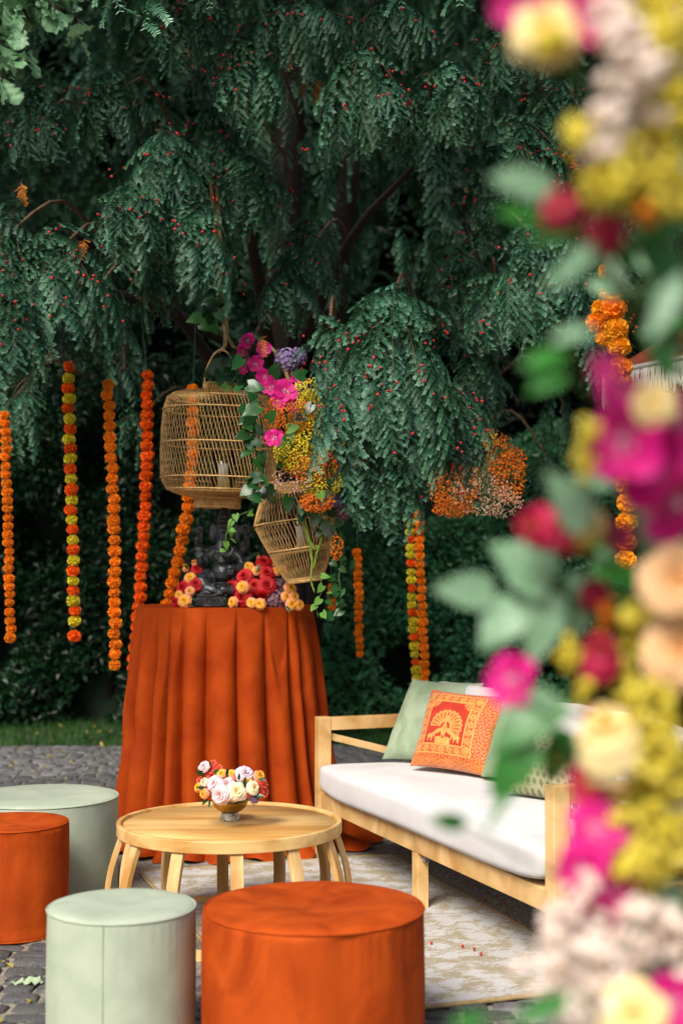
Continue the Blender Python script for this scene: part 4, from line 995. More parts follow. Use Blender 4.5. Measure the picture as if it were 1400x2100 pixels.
def fm(kind, m, seed=0):
    k = (kind, m, seed)
    if k not in ME:
        mk = {'rose': lambda: bloom(seed, 7, 2, .6, 92, .8, .02), 'peony': lambda: bloom(seed + 40, 8, 2, 1.1, 96, .75, .085, 7, 5), 'bud': lambda: bloom(seed + 80, 5, 2, .6, 105, 1.45, .02),
              'carn': lambda: carn(seed), 'mari': lambda: carn(seed + 9, 110, .9), 'hyd': lambda: hydrangea(seed), 'orchid': lambda: orchid(seed), 'heart': lambda: heart_leaf(seed), 'lance': lambda: lance_leaf(seed),
              'round': lambda: heart_leaf(seed, .8, .0)}[kind]()
        ME[k] = mk.mesh(kind, M[m])
    return ME[k]
def flower(name, kind, m, parent, p, d, s, seed=0, roll=None, label=None):
    rl = roll if roll is not None else (hash((round(p[0], 4), round(p[2], 4))) % 628) / 100
    o = put(name, fm(kind, m, seed), parent, rel(p, parent), aim(d, rl), s * (1.1 if kind in ('rose', 'peony', 'bud', 'carn') else 1.05))
    if label: o['label'] = label
    return o
def leaf(parent, p, d, s, kind='heart', m='ivy', seed=0, roll=0., nrm=(0, -1, .4), name='leaf'):
    d = Vector(d).normalized(); n = Vector(nrm); x = d.cross(n).normalized(); n = x.cross(d)
    q = Matrix((x, d, n)).transposed().to_quaternion() @ Quaternion((0, 1, 0), roll)
    return put(name, fm(kind, m, seed), parent, rel(p, parent), q, s)
fr = random.Random(21)
# ------------------------------------------------------------------ arrangements on the draped table
def px4(x, y, dep): return P(340 + x / 4.375, 1030 + y / 4.375, dep)
S4 = 7.0 / F / 4.375
def arrangement(label, base, items, leaves, spread):
    t = thing('flower_arrangement', label, 'flowers', base, 'flowers either side of the statue')
    foam = MB(); 
    for (kind, m, nm, x, y, rad, dep, *dd) in items:
        d = Vector(dd[0]) if dd else Vector(((x - spread[0]) / 400, -1.0, (spread[1] - y) / 400 + .35))
        p = px4(x, y, dep) + Vector((0, .6 * rad * S4, 0)) - d.normalized() * rad * S4 * .3
        flower(nm, kind, m, t, p, d, rad * S4 * (1.12 if m == 'redrose' else 1.0), fr.randrange(4))
        sp_ = Vector((p.x * .6 + base[0] * .4, base[1] + .02, TOPZ + .004)); foam.tube(bez([sp_, (sp_ + p) / 2 + Vector((0, .02, .0)), p], 5), .0022, 4)
    obj('stems', foam, M['stem'], t)
    for (x, y, dep, s) in leaves:
        leaf(t, px4(x, y, dep), (fr.gauss(0, .8), -.4, fr.gauss(-.1, .6)), s * S4, 'lance', 'ivy', fr.randrange(3), fr.gauss(0, .4))
    return t
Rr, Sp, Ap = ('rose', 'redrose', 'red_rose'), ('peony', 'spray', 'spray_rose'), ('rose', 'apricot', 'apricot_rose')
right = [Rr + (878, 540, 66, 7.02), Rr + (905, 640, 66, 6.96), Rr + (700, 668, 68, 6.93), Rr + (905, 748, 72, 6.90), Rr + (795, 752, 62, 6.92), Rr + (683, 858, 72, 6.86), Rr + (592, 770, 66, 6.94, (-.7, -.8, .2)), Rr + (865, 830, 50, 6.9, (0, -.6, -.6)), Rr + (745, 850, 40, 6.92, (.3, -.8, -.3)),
    Sp + (735, 575, 50, 6.98), Sp + (810, 610, 44, 6.96), Sp + (685, 760, 55, 6.84), Sp + (595, 900, 46, 6.84), Sp + (765, 905, 44, 6.82), Sp + (842, 915, 48, 6.82), Sp + (1000, 610, 44, 6.98), Ap + (1050, 600, 40, 7.0), Ap + (690, 585, 38, 7.0), Ap + (960, 550, 26, 7.04), ('bud', 'apricot', 'rosebud', 830, 490, 18, 7.05, (0, -.2, 1)),
    Sp + (1120, 770, 54, 6.90), Sp + (1085, 850, 48, 6.86), Sp + (1155, 850, 44, 6.86), Sp + (1130, 915, 50, 6.82), Sp + (1200, 925, 46, 6.84),
    ('hyd', 'hydr', 'hydrangea', 1030, 730, 95, 6.98), ('hyd', 'hydr', 'hydrangea', 985, 880, 105, 6.90), ('hyd', 'hydr', 'hydrangea', 960, 800, 80, 6.98)]
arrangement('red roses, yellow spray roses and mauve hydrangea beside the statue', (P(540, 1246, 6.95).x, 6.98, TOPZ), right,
    [(560, 930, 6.84, 60), (1080, 930, 6.82, 70), (840, 560, 6.96, 70), (640, 930, 6.84, 60), (1010, 560, 7.0, 60), (720, 640, 6.95, 80), (1060, 780, 6.95, 70), (800, 690, 6.95, 70), (900, 880, 6.9, 60)], (850, 760))
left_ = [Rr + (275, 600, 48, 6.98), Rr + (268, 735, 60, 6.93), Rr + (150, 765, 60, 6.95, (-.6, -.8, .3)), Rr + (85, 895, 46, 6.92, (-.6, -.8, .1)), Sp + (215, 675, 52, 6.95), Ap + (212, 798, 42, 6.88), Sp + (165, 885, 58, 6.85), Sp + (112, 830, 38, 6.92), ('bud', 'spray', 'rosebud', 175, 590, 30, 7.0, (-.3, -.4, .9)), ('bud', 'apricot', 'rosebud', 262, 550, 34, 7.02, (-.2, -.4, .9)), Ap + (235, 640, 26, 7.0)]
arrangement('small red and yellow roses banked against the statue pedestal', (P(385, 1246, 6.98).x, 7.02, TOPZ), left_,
    [(225, 850, 6.88, 60), (130, 730, 6.98, 60), (290, 860, 6.9, 60), (210, 920, 6.86, 50), (200, 600, 7.0, 60)], (230, 800))
# ------------------------------------------------------------------ gold footed bowl with its bouquet
def px5(x, y, dep): return P(370 + x / 6.364, 1530 + y / 6.364, dep)
BDp = TC.y - .06; S5 = BDp / F / 6.364
bc = PZ(370 + 648 / 6.364, 1530 + 965 / 6.364, TH - .0115); bz = bc.z
bowl = thing('footed_bowl', 'gold bowl on a hammered silver foot on the coffee table', 'bowl', bc)
pr = lambda y: bz + (965 - y) * S5
obj('bowl', MB().lathe([(90 * S5, pr(858)), (150 * S5, pr(838)), (205 * S5, pr(795)), (232 * S5, pr(740)), (236 * S5, pr(700)), (232 * S5, pr(700)), (226 * S5, pr(740)), (198 * S5, pr(788)), (100 * S5, pr(835)), (2 * S5, pr(842))], (bc.x, bc.y, 0), 48, cap=False), M['gold'], bowl)
obj('foot', MB().lathe([(128 * S5, bz), (130 * S5, pr(955)), (112 * S5, pr(870)), (106 * S5, pr(856)), (90 * S5, pr(856))], (bc.x, bc.y, 0), 40), M['silver'], bowl)
bq = thing('bouquet', 'blush, cream and coral flowers massed in the gold bowl', 'flowers', (bc.x, bc.y, pr(800)))
obj('stems', MB().lathe([(3 * S5, pr(832)), (190 * S5, pr(770)), (205 * S5, pr(715)), (120 * S5, pr(690)), (4 * S5, pr(680))], (bc.x, bc.y, 0), 24), M['stem'], bq)
Pk, Cr, Co, Li, Ys = ('peony', 'pinkp', 'blush_peony'), ('carn', 'cream', 'cream_flower'), ('carn', 'coral', 'coral_flower'), ('peony', 'lilacp', 'lilac_peony'), ('peony', 'spray', 'spray_rose')
fl = [Pk + (440, 485, 105, .06), Pk + (515, 640, 118, .12), Pk + (610, 480, 80, .03), Li + (850, 360, 115, .03), ('peony', 'cream', 'cream_peony', 735, 590, 115, .11), ('peony', 'cream', 'cream_peony', 960, 545, 85, .08), Ys + (1040, 385, 78, .02), Ys + (300, 625, 66, .08), Ys + (225, 540, 62, .05), Ys + (535, 355, 68, .02), Ys + (670, 360, 62, .0),
      ('peony', 'pinkp', 'blush_rose', 300, 260, 76, .0), ('peony', 'cream', 'cream_rose', 300, 470, 60, .05), Co + (430, 290, 76, -.02), Co + (415, 215, 48, -.03), Co + (375, 350, 55, .0), Co + (1090, 510, 78, .04), Co + (1105, 600, 68, .04), Co + (240, 440, 46, .02), Co + (500, 270, 40, -.01), ('rose', 'coral', 'coral_rose', 740, 390, 52, .03), ('peony', 'spray', 'apricot_rose', 880, 470, 72, .05), ('hyd', 'lilac', 'lilac_hydrangea', 980, 690, 78, .06), ('peony', 'pinkp', 'blush_rose', 810, 650, 62, .1), Pk + (440, 590, 70, .02), ('rose', 'apricot', 'apricot_rose', 780, 480, 60, .0), ('carn', 'cream', 'cream_flower', 690, 680, 56, .1)]
stm = MB()
for (kind, m, nm, x, y, rad, fw) in fl:
    p = px5(x, y, BDp - fw); d = Vector(((x - 650) / 420, -.8, (620 - y) / 380 + .1))
    flower(nm, kind, m, bq, p - d.normalized() * rad * S5 * .35, d, rad * S5, fr.randrange(4))
    stm.tube([Vector((bc.x, bc.y, pr(760))) * .75 + p * .25, p], .0018, 4)
obj('stalks', stm, M['stem'], bq)
for (x, y, s, dx, dz) in [(430, 350, 80, .3, .2), (310, 380, 90, -.5, .3), (830, 550, 110, .1, 1), (360, 660, 90, -.4, -.6), (940, 650, 110, 1, .1), (600, 390, 80, .2, .8), (760, 450, 70, .1, 1), (880, 620, 80, .5, .3), (340, 560, 90, -.6, .2), (1010, 440, 80, .6, .1), (400, 270, 60, -.2, .8), (300, 330, 50, -.6, 0), (680, 660, 90, .2, -.3), (390, 700, 70, -.2, -.9)]:
    leaf(bq, px5(x, y, BDp - .07), (dx, -.3, dz), s * S5 * 1.45, 'lance', 'ivy', fr.randrange(3), fr.gauss(0, .5))
# ================================================================== MARIGOLD GARLANDS
def garland(label, p0, p1, d0, d1, dia, pats, sag=0., skip=(), tail=None, group='marigold garlands hung from the yew', extend=0):
    a = P(*p0, d0); b = P(*p1, d1); n = int(round((a - b).length / (dia * .84)))
    root = thing('marigold_garland', label, 'garland', b, group)
    pts = [a.lerp(b, k / max(1, n)) + Vector((sag * math.sin(math.pi * k / max(1, n)), 0, 0)) for k in range(n + 1)]
    top = a + Vector((fr.gauss(0, .05), .05, .45 + extend))
    obj('string', MB().tube([top] + pts, .0018, 5), M['string'], root)
    for k, p in enumerate(pts):
        if k in skip: continue
        m = pats[k % len(pats)]
        sz_ = dia * .51 * fr.uniform(.9, 1.08); put('marigold', fm('mari', m, fr.randrange(5)), root, p - b + Vector((fr.gauss(0, .003), fr.gauss(0, .003), fr.gauss(0, .002))), Euler((fr.gauss(0, .28), fr.gauss(0, .28), fr.uniform(0, 6.28))).to_quaternion(), (sz_, sz_, sz_ * fr.uniform(.98, 1.12)))
    if tail:
        put('marigold', fm('mari', tail, 1), root, Vector((0, 0, -dia * 1.22)), Euler((.1, 0, 1)).to_quaternion(), dia * .56)
        obj('tail_string', MB().tube([b, b - Vector((0, 0, dia * 1.2))], .002, 5), M['string'], root)
D = 6.75; q8 = D / F
garland('amber marigold garland nearest the picture edge by the low yew tips', (10, 850), (23, 1308), D, D, 21 * q8, ['amber'])
garland('marigold garland striped yellow and orange with a loose orange end', (140, 755), (153, 1274), D - .2, D - .2, 24 * q8, ['orange', 'yellow'], tail='orange')
garland('long amber marigold garland just outside the striped one', (221, 790), (237, 1364), D - .3, D - .3, 24 * q8, ['amber'], sag=.01)
garland('deep orange marigold garland running down beside the tablecloth', (302, 770), (274, 1370), 7.7, 7.7, 25 * 7.7 / F, ['orange'], sag=.022)
garland('amber marigold garland slanting down behind the drum lantern to the table', (396, 800), (344, 1240), 7.6, 7.6, 26 * 7.6 / F, ['amber'], sag=.045)
garland('short stub of amber garland hanging just behind the flowers', (678, 1205), (680, 1245), 7.5, 7.5, 17 * 7.5 / F, ['amber'])
garland('thin amber marigold garland between the tablecloth and the yew bough', (733, 1132), (737, 1340), 7.6, 7.6, 17 * 7.6 / F, ['amber'], extend=.2)
garland('striped yellow and orange garland behind the sofa arm', (838, 1055), (853, 1392), 7.5, 7.5, 20 * 7.5 / F, ['orange', 'yellow', 'yellow'], extend=.2)
garland('plain orange garland paired with the striped one behind the sofa', (858, 1055), (870, 1396), 7.4, 7.4, 20 * 7.4 / F, ['amber'], extend=.2)
garland('thick golden marigold garland beside the fringed parasol', (1248, 556), (1284, 1150), 5.0, 5.0, 46 * 5.0 / F, ['gold_y', 'gold_y', 'amber'], sag=.02)
garland('short golden marigold strand tucked behind the thick one', (1230, 635), (1236, 690), 5.1, 5.1, 40 * 5.1 / F, ['gold_y', 'amber'], sag=-.015)
# ================================================================== RATTAN LANTERNS
def lantern(name, label, cx, dep, prof, hoops, nstr, twist, candle, tilt, ring_top, ring_bot, sr=.0017, handle=True):
    """prof: list of (radius px, y px) from top to bottom"""
    s = dep / F; yb = prof[-1][1]
    base = P(cx, yb, dep); t = thing(name, label, 'lantern', base, 'rattan lanterns hung beneath the yew')
    t.rotation_euler = (0, R_(tilt), 0)
    pf = [(r * s, (yb - y) * s) for r, y in prof]
    L = [0]; 
    for a, b in zip(pf, pf[1:]): L.append(L[-1] + math.hypot(a[0] - b[0], a[1] - b[1]))
    def at(f):
        x = f * L[-1]; i = max(k for k in range(len(L)) if L[k] <= x + 1e-9); i = min(i, len(pf) - 2); g_ = (x - L[i]) / (L[i + 1] - L[i] + 1e-9)
        return pf[i][0] * (1 - g_) + pf[i + 1][0] * g_, pf[i][1] * (1 - g_) + pf[i + 1][1] * g_
    W = MB(); n = 22
    for dr in (1,):
        tw = twist * dr
        for k in range(nstr):
            a0_ = 6.2832 * (k + (.25 if dr < 0 else 0)) / nstr; pts = []
            for j in range(n):
                f = j / (n - 1); r, z = at(f); a = a0_ + tw * f + .006 * math.sin(k * 3.7 + j * .5); r += .0012 * (k % 2)
                pts.append((r * math.cos(a), r * math.sin(a), z))
            W.tube(pts, sr, 3, cap=False)
    put('weave', W.mesh('weave', M['rattan']), t)
    for (r, y) in hoops:
        me = MB().tube([(r * s * math.cos(a) * 1.004, r * s * math.sin(a) * 1.004, (yb - y) * s) for a in np.linspace(0, 6.2832, 49)], .0036, 5).mesh('hoop', M['rattan']); put('hoop', me, t)
    for nm, (r, y0, y1) in (('neck', ring_top), ('foot', ring_bot)):
        b = MB(); k_ = int(r * 6.28 / 5.2)
        for k in range(k_):
            a = 6.2832 * k / k_; b.tube([(r * s * math.cos(a), r * s * math.sin(a), (yb - y0) * s), (r * s * math.cos(a + .03), r * s * math.sin(a + .03), (yb - y1) * s)], .0052, 5)
        for y in (y0, y1): b.tube([(r * s * 1.01 * math.cos(a), r * s * 1.01 * math.sin(a), (yb - y) * s) for a in np.linspace(0, 6.2832, 41)], .0055, 5)
        put(nm, b.mesh(nm, M['rattan']), t)
    if handle:
        r, y0, _ = ring_top
        pts = bez([(-r * s, 0, (yb - y0) * s), (-r * s * .9, 0, (yb - y0 + 30) * s), (-r * s * .35, 0, (yb - y0 + 66) * s), (r * s * .35, 0, (yb - y0 + 66) * s), (r * s * .9, 0, (yb - y0 + 30) * s), (r * s, 0, (yb - y0) * s)], 26)
        put('handle', MB().tube(pts, .0042, 6).mesh('handle', M['rattan']), t)
    # disc the candle stands on, candle and its glass
    fx, zy, cr0, chh = candle; zf = (yb - zy) * s; fr_ = min((abs(z - zf), r) for r, z in pf)[1]
    put('floor_disc', MB().lathe([(fr_ * .93, zf - .008), (fr_ * .95, zf - .002), (fr_ * .5, zf - .001), (.004, zf - .001)], (0, 0, 0), 40).mesh('floor_disc', M['rattan']), t)
    ox = fx * s; cm_ = MB().lathe([(cr0 * s, zf), (cr0 * s, zf + chh * s - .003), (cr0 * s - .003, zf + chh * s), (cr0 * s * .5, zf + chh * s - .004), (.003, zf + chh * s - .006)], (ox, -.05, 0), 28)
    cm_.tube([(ox, -.05, zf + chh * s - .008), (ox + .001, -.05, zf + chh * s + .008)], .001, 5)
    c = put('pillar_candle', cm_.mesh('pillar_candle', M['candle']), None, base)
    tag(c, 'white pillar candle inside the ' + ('drum shaped' if 'drum' in label else 'tapered') + ' rattan lantern', 'candle', 'candles in the lanterns')
    gr = cr0 * s * 1.28
    gm = MB().lathe([(gr * .3, zf + .0005), (gr, zf + .0005), (gr, zf + chh * s * 1.5), (gr - .0018, zf + chh * s * 1.5), (gr - .0018, zf + .003), (gr * .3, zf + .003)], (ox, -.05, 0), 32, cap=False)
    gl = put('glass_cylinder', gm.mesh('glass_cylinder', M['glass']), None, base)
    tag(gl, 'clear glass cylinder around the candle in the ' + ('drum shaped' if 'drum' in label else 'tapered') + ' lantern', 'glass', 'candle glasses in the lanterns')
    for o in (c, gl): o.rotation_euler = t.rotation_euler
    return t
lantern('rattan_lantern', 'drum shaped woven rattan lantern with a wire loop handle', 446, 6.95,
    [(35, 803), (70, 804), (95, 808), (108, 818), (115, 838), (118, 880), (119, 930), (117, 975), (112, 996), (102, 1008), (75, 1017), (46, 1021)],
    [(108, 818), (116.5, 842), (119, 912), (118, 982), (104, 1006)], 96, .8, (12, 1008, 19, 56), 1.5, (34, 787, 803), (46, 1022, 1040))
lantern('rattan_lantern', 'tapered rattan lantern hanging below the flowers', 625, 6.8,
    [(56, 1004), (66, 1014), (77, 1038), (87, 1062), (86, 1072), (74, 1104), (62, 1134), (50, 1164), (37, 1190)],
    [(87.5, 1066), (66, 1124), (37, 1190)], 66, .5, (4, 1128, 18, 48), -8, (46, 990, 1004), (35, 1186, 1192), handle=False)
# ================================================================== HANGING FLOWERS, ROPE AND VINES
def rope(label, pts, r, name='rope'):
    root = thing(name, label, 'rope', pts[-1], 'ropes carrying the lanterns')
    c = bez(pts, 60); b = MB()
    for k in range(3):
        q = []
        for i, p in enumerate(c):
            a = i * .55 + k * 2.094; q.append(p + Vector((math.cos(a) * r * .55, math.sin(a) * r * .55, 0)))
        b.tube(q, r * .62, 6)
    obj('strands', b, M['rope'], root); return root
rope('thick jute rope dropping from the yew to the drum lantern', [P(443, 330, 7.15), P(452, 500, 7.1), P(458, 640, 7.05), P(462, 705, 7.0), P(447, 722, 6.95)], .010)
rope('knotted jute rope reaching across to the tapered lantern', [P(430, 350, 7.2), P(470, 690, 7.08), P(520, 690, 7.05), P(585, 760, 7.0), P(625, 990, 6.8)], .009)
def vine(label, pts, nleaf, size, m='ivy', kind='heart', name='ivy_vine', jit=.05, stem_m='stem', rad=.0025, cat='vine', group='ivy trailing from the lantern ropes'):
    root = thing(name, label, cat, pts[0], group); c = bez(pts, 30); obj('stem', MB().tube(c, rad, 5), M[stem_m], root)
    for k in range(nleaf):
        p = c[int(29 * (k + .5) / nleaf)] + Vector((fr.gauss(0, jit), fr.uniform(-jit, jit * .4), fr.gauss(0, jit * .6)))
        leaf(root, p, (fr.gauss(0, .7), -.35, fr.gauss(-.6, .4)), size * fr.uniform(.65, 1.15), kind, m, fr.randrange(3), fr.gauss(0, .4), (fr.gauss(0, .3), -1, fr.uniform(.1, .9)))
    return root
vine('dense dark ivy wound round the rope above the drum lantern', [P(465, 520, 7.1), P(455, 580, 7.05), P(440, 640, 7.02), P(455, 690, 7.0)], 22, .075, jit=.045)
vine('broad ivy leaves bunched on top of the drum lantern', [P(440, 745, 6.85), P(465, 758, 6.82), P(495, 762, 6.8), P(520, 790, 6.8)], 13, .085, jit=.035)
vine('ivy falling between the drum lantern and the yellow flowers', [P(508, 800, 6.5), P(518, 880, 6.5), P(522, 960, 6.5), P(535, 1030, 6.5)], 24, .068, jit=.026)
vine('ivy under the yellow flowers trailing over the tapered lantern', [P(540, 1000, 6.6), P(590, 1025, 6.6), P(640, 1055, 6.6), P(690, 1090, 6.62)], 13, .06, jit=.035)
vine('ivy strand hanging past the tapered lantern toward the table edge', [P(690, 1060, 6.62), P(705, 1120, 6.62), P(695, 1180, 6.62), P(700, 1230, 6.62), P(688, 1260, 6.62)], 20, .055, jit=.03)
vine('fresh green tendril hanging over the statue', [P(520, 1045, 6.7), P(480, 1062, 6.7), P(468, 1085, 6.68), P(463, 1105, 6.66), P(470, 1130, 6.66)], 8, .045, 'vine', 'heart', jit=.015, stem_m='vine', rad=.0018)
vine('fine vine tip trailing below the tapered lantern', [P(655, 1180, 6.6), P(660, 1210, 6.6), P(648, 1240, 6.6), P(652, 1265, 6.6)], 6, .04, 'vine', 'heart', jit=.014, stem_m='vine', rad=.0016)
vine('pale ivy sprig on the lantern neck', [P(450, 785, 6.78), P(462, 790, 6.74), P(475, 798, 6.72)], 5, .03, 'vine', 'heart', jit=.01, stem_m='vine', rad=.0014)
def gyps(name, label, cx, cy, dep, blobs, extra=None):
    """cloud of tiny blossoms: blobs = (x, y, rx, ry, n, mat, ddepth) in photograph pixels"""
    root = thing(name, label, 'flowers', P(cx, cy, dep), 'clouds of tiny blossoms hung from the yew'); stems = MB(); rr2 = np.random.default_rng(int(cx)); by = {}
    for (x, y, rx, ry, n, m, dd) in blobs:
        n = int(n * (.8 if m == 'bw' else 1.7))
        k = rr2.normal(size=(n, 3)); k /= np.linalg.norm(k, axis=1, keepdims=True); k *= rr2.uniform(.35, 1, (n, 1)) ** .5
        for q in k:
            p = P(x + q[0] * rx, y + q[2] * ry, dep + dd + q[1] * rx * dep / F * .8); by.setdefault(m, []).append(p)
    hub = P(cx, cy, dep)
    names = {'by': 'yellow_blossoms', 'bo': 'orange_blossoms', 'bw': 'blush_blossoms'}
    for m, pts in by.items():
        obj(names[m], scatter([list(p) for p in pts], rr2.uniform(.0028, .0052, len(pts)), ICV, ICF, 3), M[m], root, kind='stuff')
        for p in pts[::14]: stems.tube([hub.lerp(p, .25) + Vector((0, 0, .02)), p], .0009, 3, cap=False)
    obj('stems', stems, M['stem'], root, kind='stuff'); return root
hf = gyps('hanging_flowers', 'yellow and orange gypsophila cloud with magenta flowers beside the drum lantern', 632, 890, 6.5,
    [(650, 840, 45, 45, 420, 'by', .02), (615, 860, 60, 40, 420, 'bo', -.02), (650, 905, 60, 55, 700, 'by', -.04), (610, 930, 50, 45, 450, 'by', -.06), (640, 955, 55, 40, 420, 'bo', -.05), (600, 985, 45, 28, 260, 'bw', -.05), (660, 985, 45, 40, 420, 'by', -.04), (650, 1030, 38, 22, 260, 'bo', -.05), (665, 870, 40, 30, 260, 'bo', .0), (560, 850, 20, 35, 110, 'bo', -.02), (640, 800, 45, 25, 220, 'by', .04), (690, 1120, 14, 30, 60, 'bo', .05)])
for (x, y, s, d, dr) in [(585, 803, 24, 6.32, (.1, -1, .2)), (563, 898, 20, 6.32, (-.3, -1, .1)), (510, 702, 18, 6.75, (-.4, -.8, .4)), (540, 718, 17, 6.72, (.2, -1, .2)), (524, 748, 18, 6.72, (0, -1, .1)), (541, 772, 18, 6.7, (.2, -1, 0)), (558, 795, 20, 6.65, (-.3, -.9, .1)), (607, 778, 16, 6.68, (.4, -.8, .5)), (600, 828, 18, 6.6, (.3, -.8, -.3)), (573, 822, 18, 6.62, (-.3, -.9, -.2)), (500, 720, 15, 6.78, (-.5, -.8, 0)), (500, 758, 10, 6.74, (-.3, -1, -.2)), (620, 820, 14, 6.62, (.5, -.8, 0))]:
    flower('magenta_flower', 'orchid', 'magenta', hf, P(x, y, d), dr, s * d / F, fr.randrange(4))
for (x, y, s, d, m) in [(588, 738, 26, 6.75, 'lilac'), (612, 730, 18, 6.8, 'lilac'), (680, 1032, 22, 6.72, 'lilac'), (700, 1050, 20, 6.72, 'hydr'), (620, 800, 14, 6.75, 'lilac')]:
    flower('hydrangea', 'hyd', m, hf, P(x, y, d), (0, -1, .3), s * d / F, fr.randrange(3))
for (x, y, s, k) in [(560, 770, .08, 'ivy'), (530, 835, .09, 'ivy'), (610, 855, .05, 'ivy'), (590, 880, .06, 'vine'), (575, 915, .05, 'vine'), (585, 905, .06, 'ivy'), (640, 830, .06, 'ivy'), (580, 950, .05, 'ivy'), (625, 770, .07, 'ivy'), (572, 935, .04, 'vine'), (510, 790, .08, 'ivy'), (495, 735, .07, 'ivy'), (550, 860, .06, 'ivy'), (655, 1010, .05, 'vine')]:
    leaf(hf, P(x, y, 6.4), (fr.gauss(0, .7), -.3, fr.gauss(-.2, .6)), s, 'heart', k, fr.randrange(3), fr.gauss(0, .4))
for pts in ([(628, 1010), (622, 1060), (634, 1110), (640, 1150), (638, 1190), (645, 1215)], [(655, 1060), (660, 1100), (648, 1140), (643, 1165)], [(632, 1105), (645, 1125), (655, 1118)]):
    c = bez([P(x, y, 6.62) for x, y in pts], 24); obj('amaranthus_tassel', MB().tube(c, [.009 * (1 - .6 * k / 24) * (1 + .2 * math.sin(k * 2.3)) for k in range(24)], 7), M['amaranth'], hf)
gyps('hanging_flowers', 'orange and peach gypsophila cloud hanging behind the drooping yew bough', 975, 985, 7.1,
    [(930, 1000, 55, 55, 700, 'bo', 0), (1010, 940, 50, 60, 480, 'bo', .03), (985, 1010, 70, 50, 620, 'bw', -.05), (1040, 980, 40, 55, 320, 'bo', 0), (1030, 1030, 45, 35, 300, 'bw', -.02), (930, 1045, 45, 18, 200, 'bo', 0), (1000, 900, 25, 20, 90, 'by', .02), (1060, 945, 22, 30, 80, 'bo', 0), (960, 960, 60, 50, 400, 'bw', .02)])
# ================================================================== PARASOL
PC = P(1640, 770, 7.2); PR = 405 * 7.2 / F
par = thing('parasol', 'terracotta parasol with a white cotton fringe', 'parasol', (PC.x, PC.y, 0))
NR = 8; A = []
for i in range(9):
    f = i / 8; row = []
    for j in range(96):
        a = 2 * math.pi * j / 96; sec = (a * NR / (2 * math.pi)) % 1; sg = 4 * sec * (1 - sec)
        r = PR * f * (1 - .05 * sg * f); z = PC.z + .52 * (1 - f ** 1.25) - .05 * sg * f * (1 - f)
        row.append((PC.x + r * math.cos(a), PC.y + r * math.sin(a), z))
    A.append(row)
obj('canopy', MB().grid(np.array(A), close_v=True), M['parasol'], par)
obj('pole', MB().tube([(PC.x, PC.y, 0), (PC.x, PC.y, PC.z + .56)], .02, 12), M['wood'], par)
obj('base', MB().lathe([(.24, 0), (.24, .05), (.06, .07), (.03, .12), (.03, .2)], (PC.x, PC.y, 0), 32), M['stone'], par)
for j in range(NR):
    a = 2 * math.pi * j / NR; obj('rib', MB().tube([(PC.x, PC.y, PC.z + .50), (PC.x + PR * .97 * math.cos(a), PC.y + PR * .97 * math.sin(a), PC.z - .005)], .006, 6), M['wood'], par)
obj('valance', MB().tube([(A[8][j % 96][0], A[8][j % 96][1], A[8][j % 96][2]) for j in range(97)], .012, 6), M['fringe'], par)
fg = MB(); nf = 420
for k in range(nf):
    a = 2 * math.pi * k / nf; sec = (a * NR / (2 * math.pi)) % 1; sg = 4 * sec * (1 - sec); r = PR * (1 - .05 * sg); Lg = .13 + fr.uniform(-.02, .03) + .05 * (1 - sg) ** 6
    x, yy = PC.x + r * math.cos(a), PC.y + r * math.sin(a); pts = [(x, yy, PC.z)]
    for q in (.35, .7, 1): pts.append((x + fr.gauss(0, .003), yy + fr.gauss(0, .003), PC.z - Lg * q))
    fg.tube(pts, [.0055, .005, .0055, .006], 5)
obj('fringe', fg, M['fringe'], par, kind='stuff')
# ================================================================== FOREGROUND FLOWER COLUMN
fc = thing('flower_column', 'column of magenta, yellow and blush flowers on a post close to the viewer', 'flowers', (P(1470, 1100, 1.55).x, 1.55, 0))
pxp = P(1470, 1100, 1.55).x
obj('post', MB().tube([(pxp, 1.55, 0), (pxp, 1.55, 2.9)], .022, 12), M['wood'], fc)
ff = random.Random(5); fstem = MB()
def fst(p):
    z = p.z - ff.uniform(.0, .08); fstem.tube(bez([Vector((pxp, 1.55, z)), Vector(((pxp + p.x) / 2, (1.55 + p.y) / 2, z - .01)), p], 6), .0018, 4)
def fleaf(x, y, ex, ey, wid_, d, m='fleaf', tilt=.35):
    """leaf from base (x,y) to tip (ex,ey) in the photograph at distance d"""
    a = P(x, y, d); b = P(ex, ey, d - .015); L = (b - a).length
    me = fm('round' if wid_ > .55 else 'lance', m, ff.randrange(3)); dd = (b - a).normalized(); n = Vector((ff.gauss(0, .25), -1, tilt + ff.gauss(0, .2))); xx = dd.cross(n).normalized(); n = xx.cross(dd)
    base_asp = .8 if wid_ > .55 else .38
    put('leaf', me, fc, rel(a, fc), Matrix((xx, dd, n)).transposed().to_quaternion(), (L * wid_ / base_asp, L, L)); fst(a)
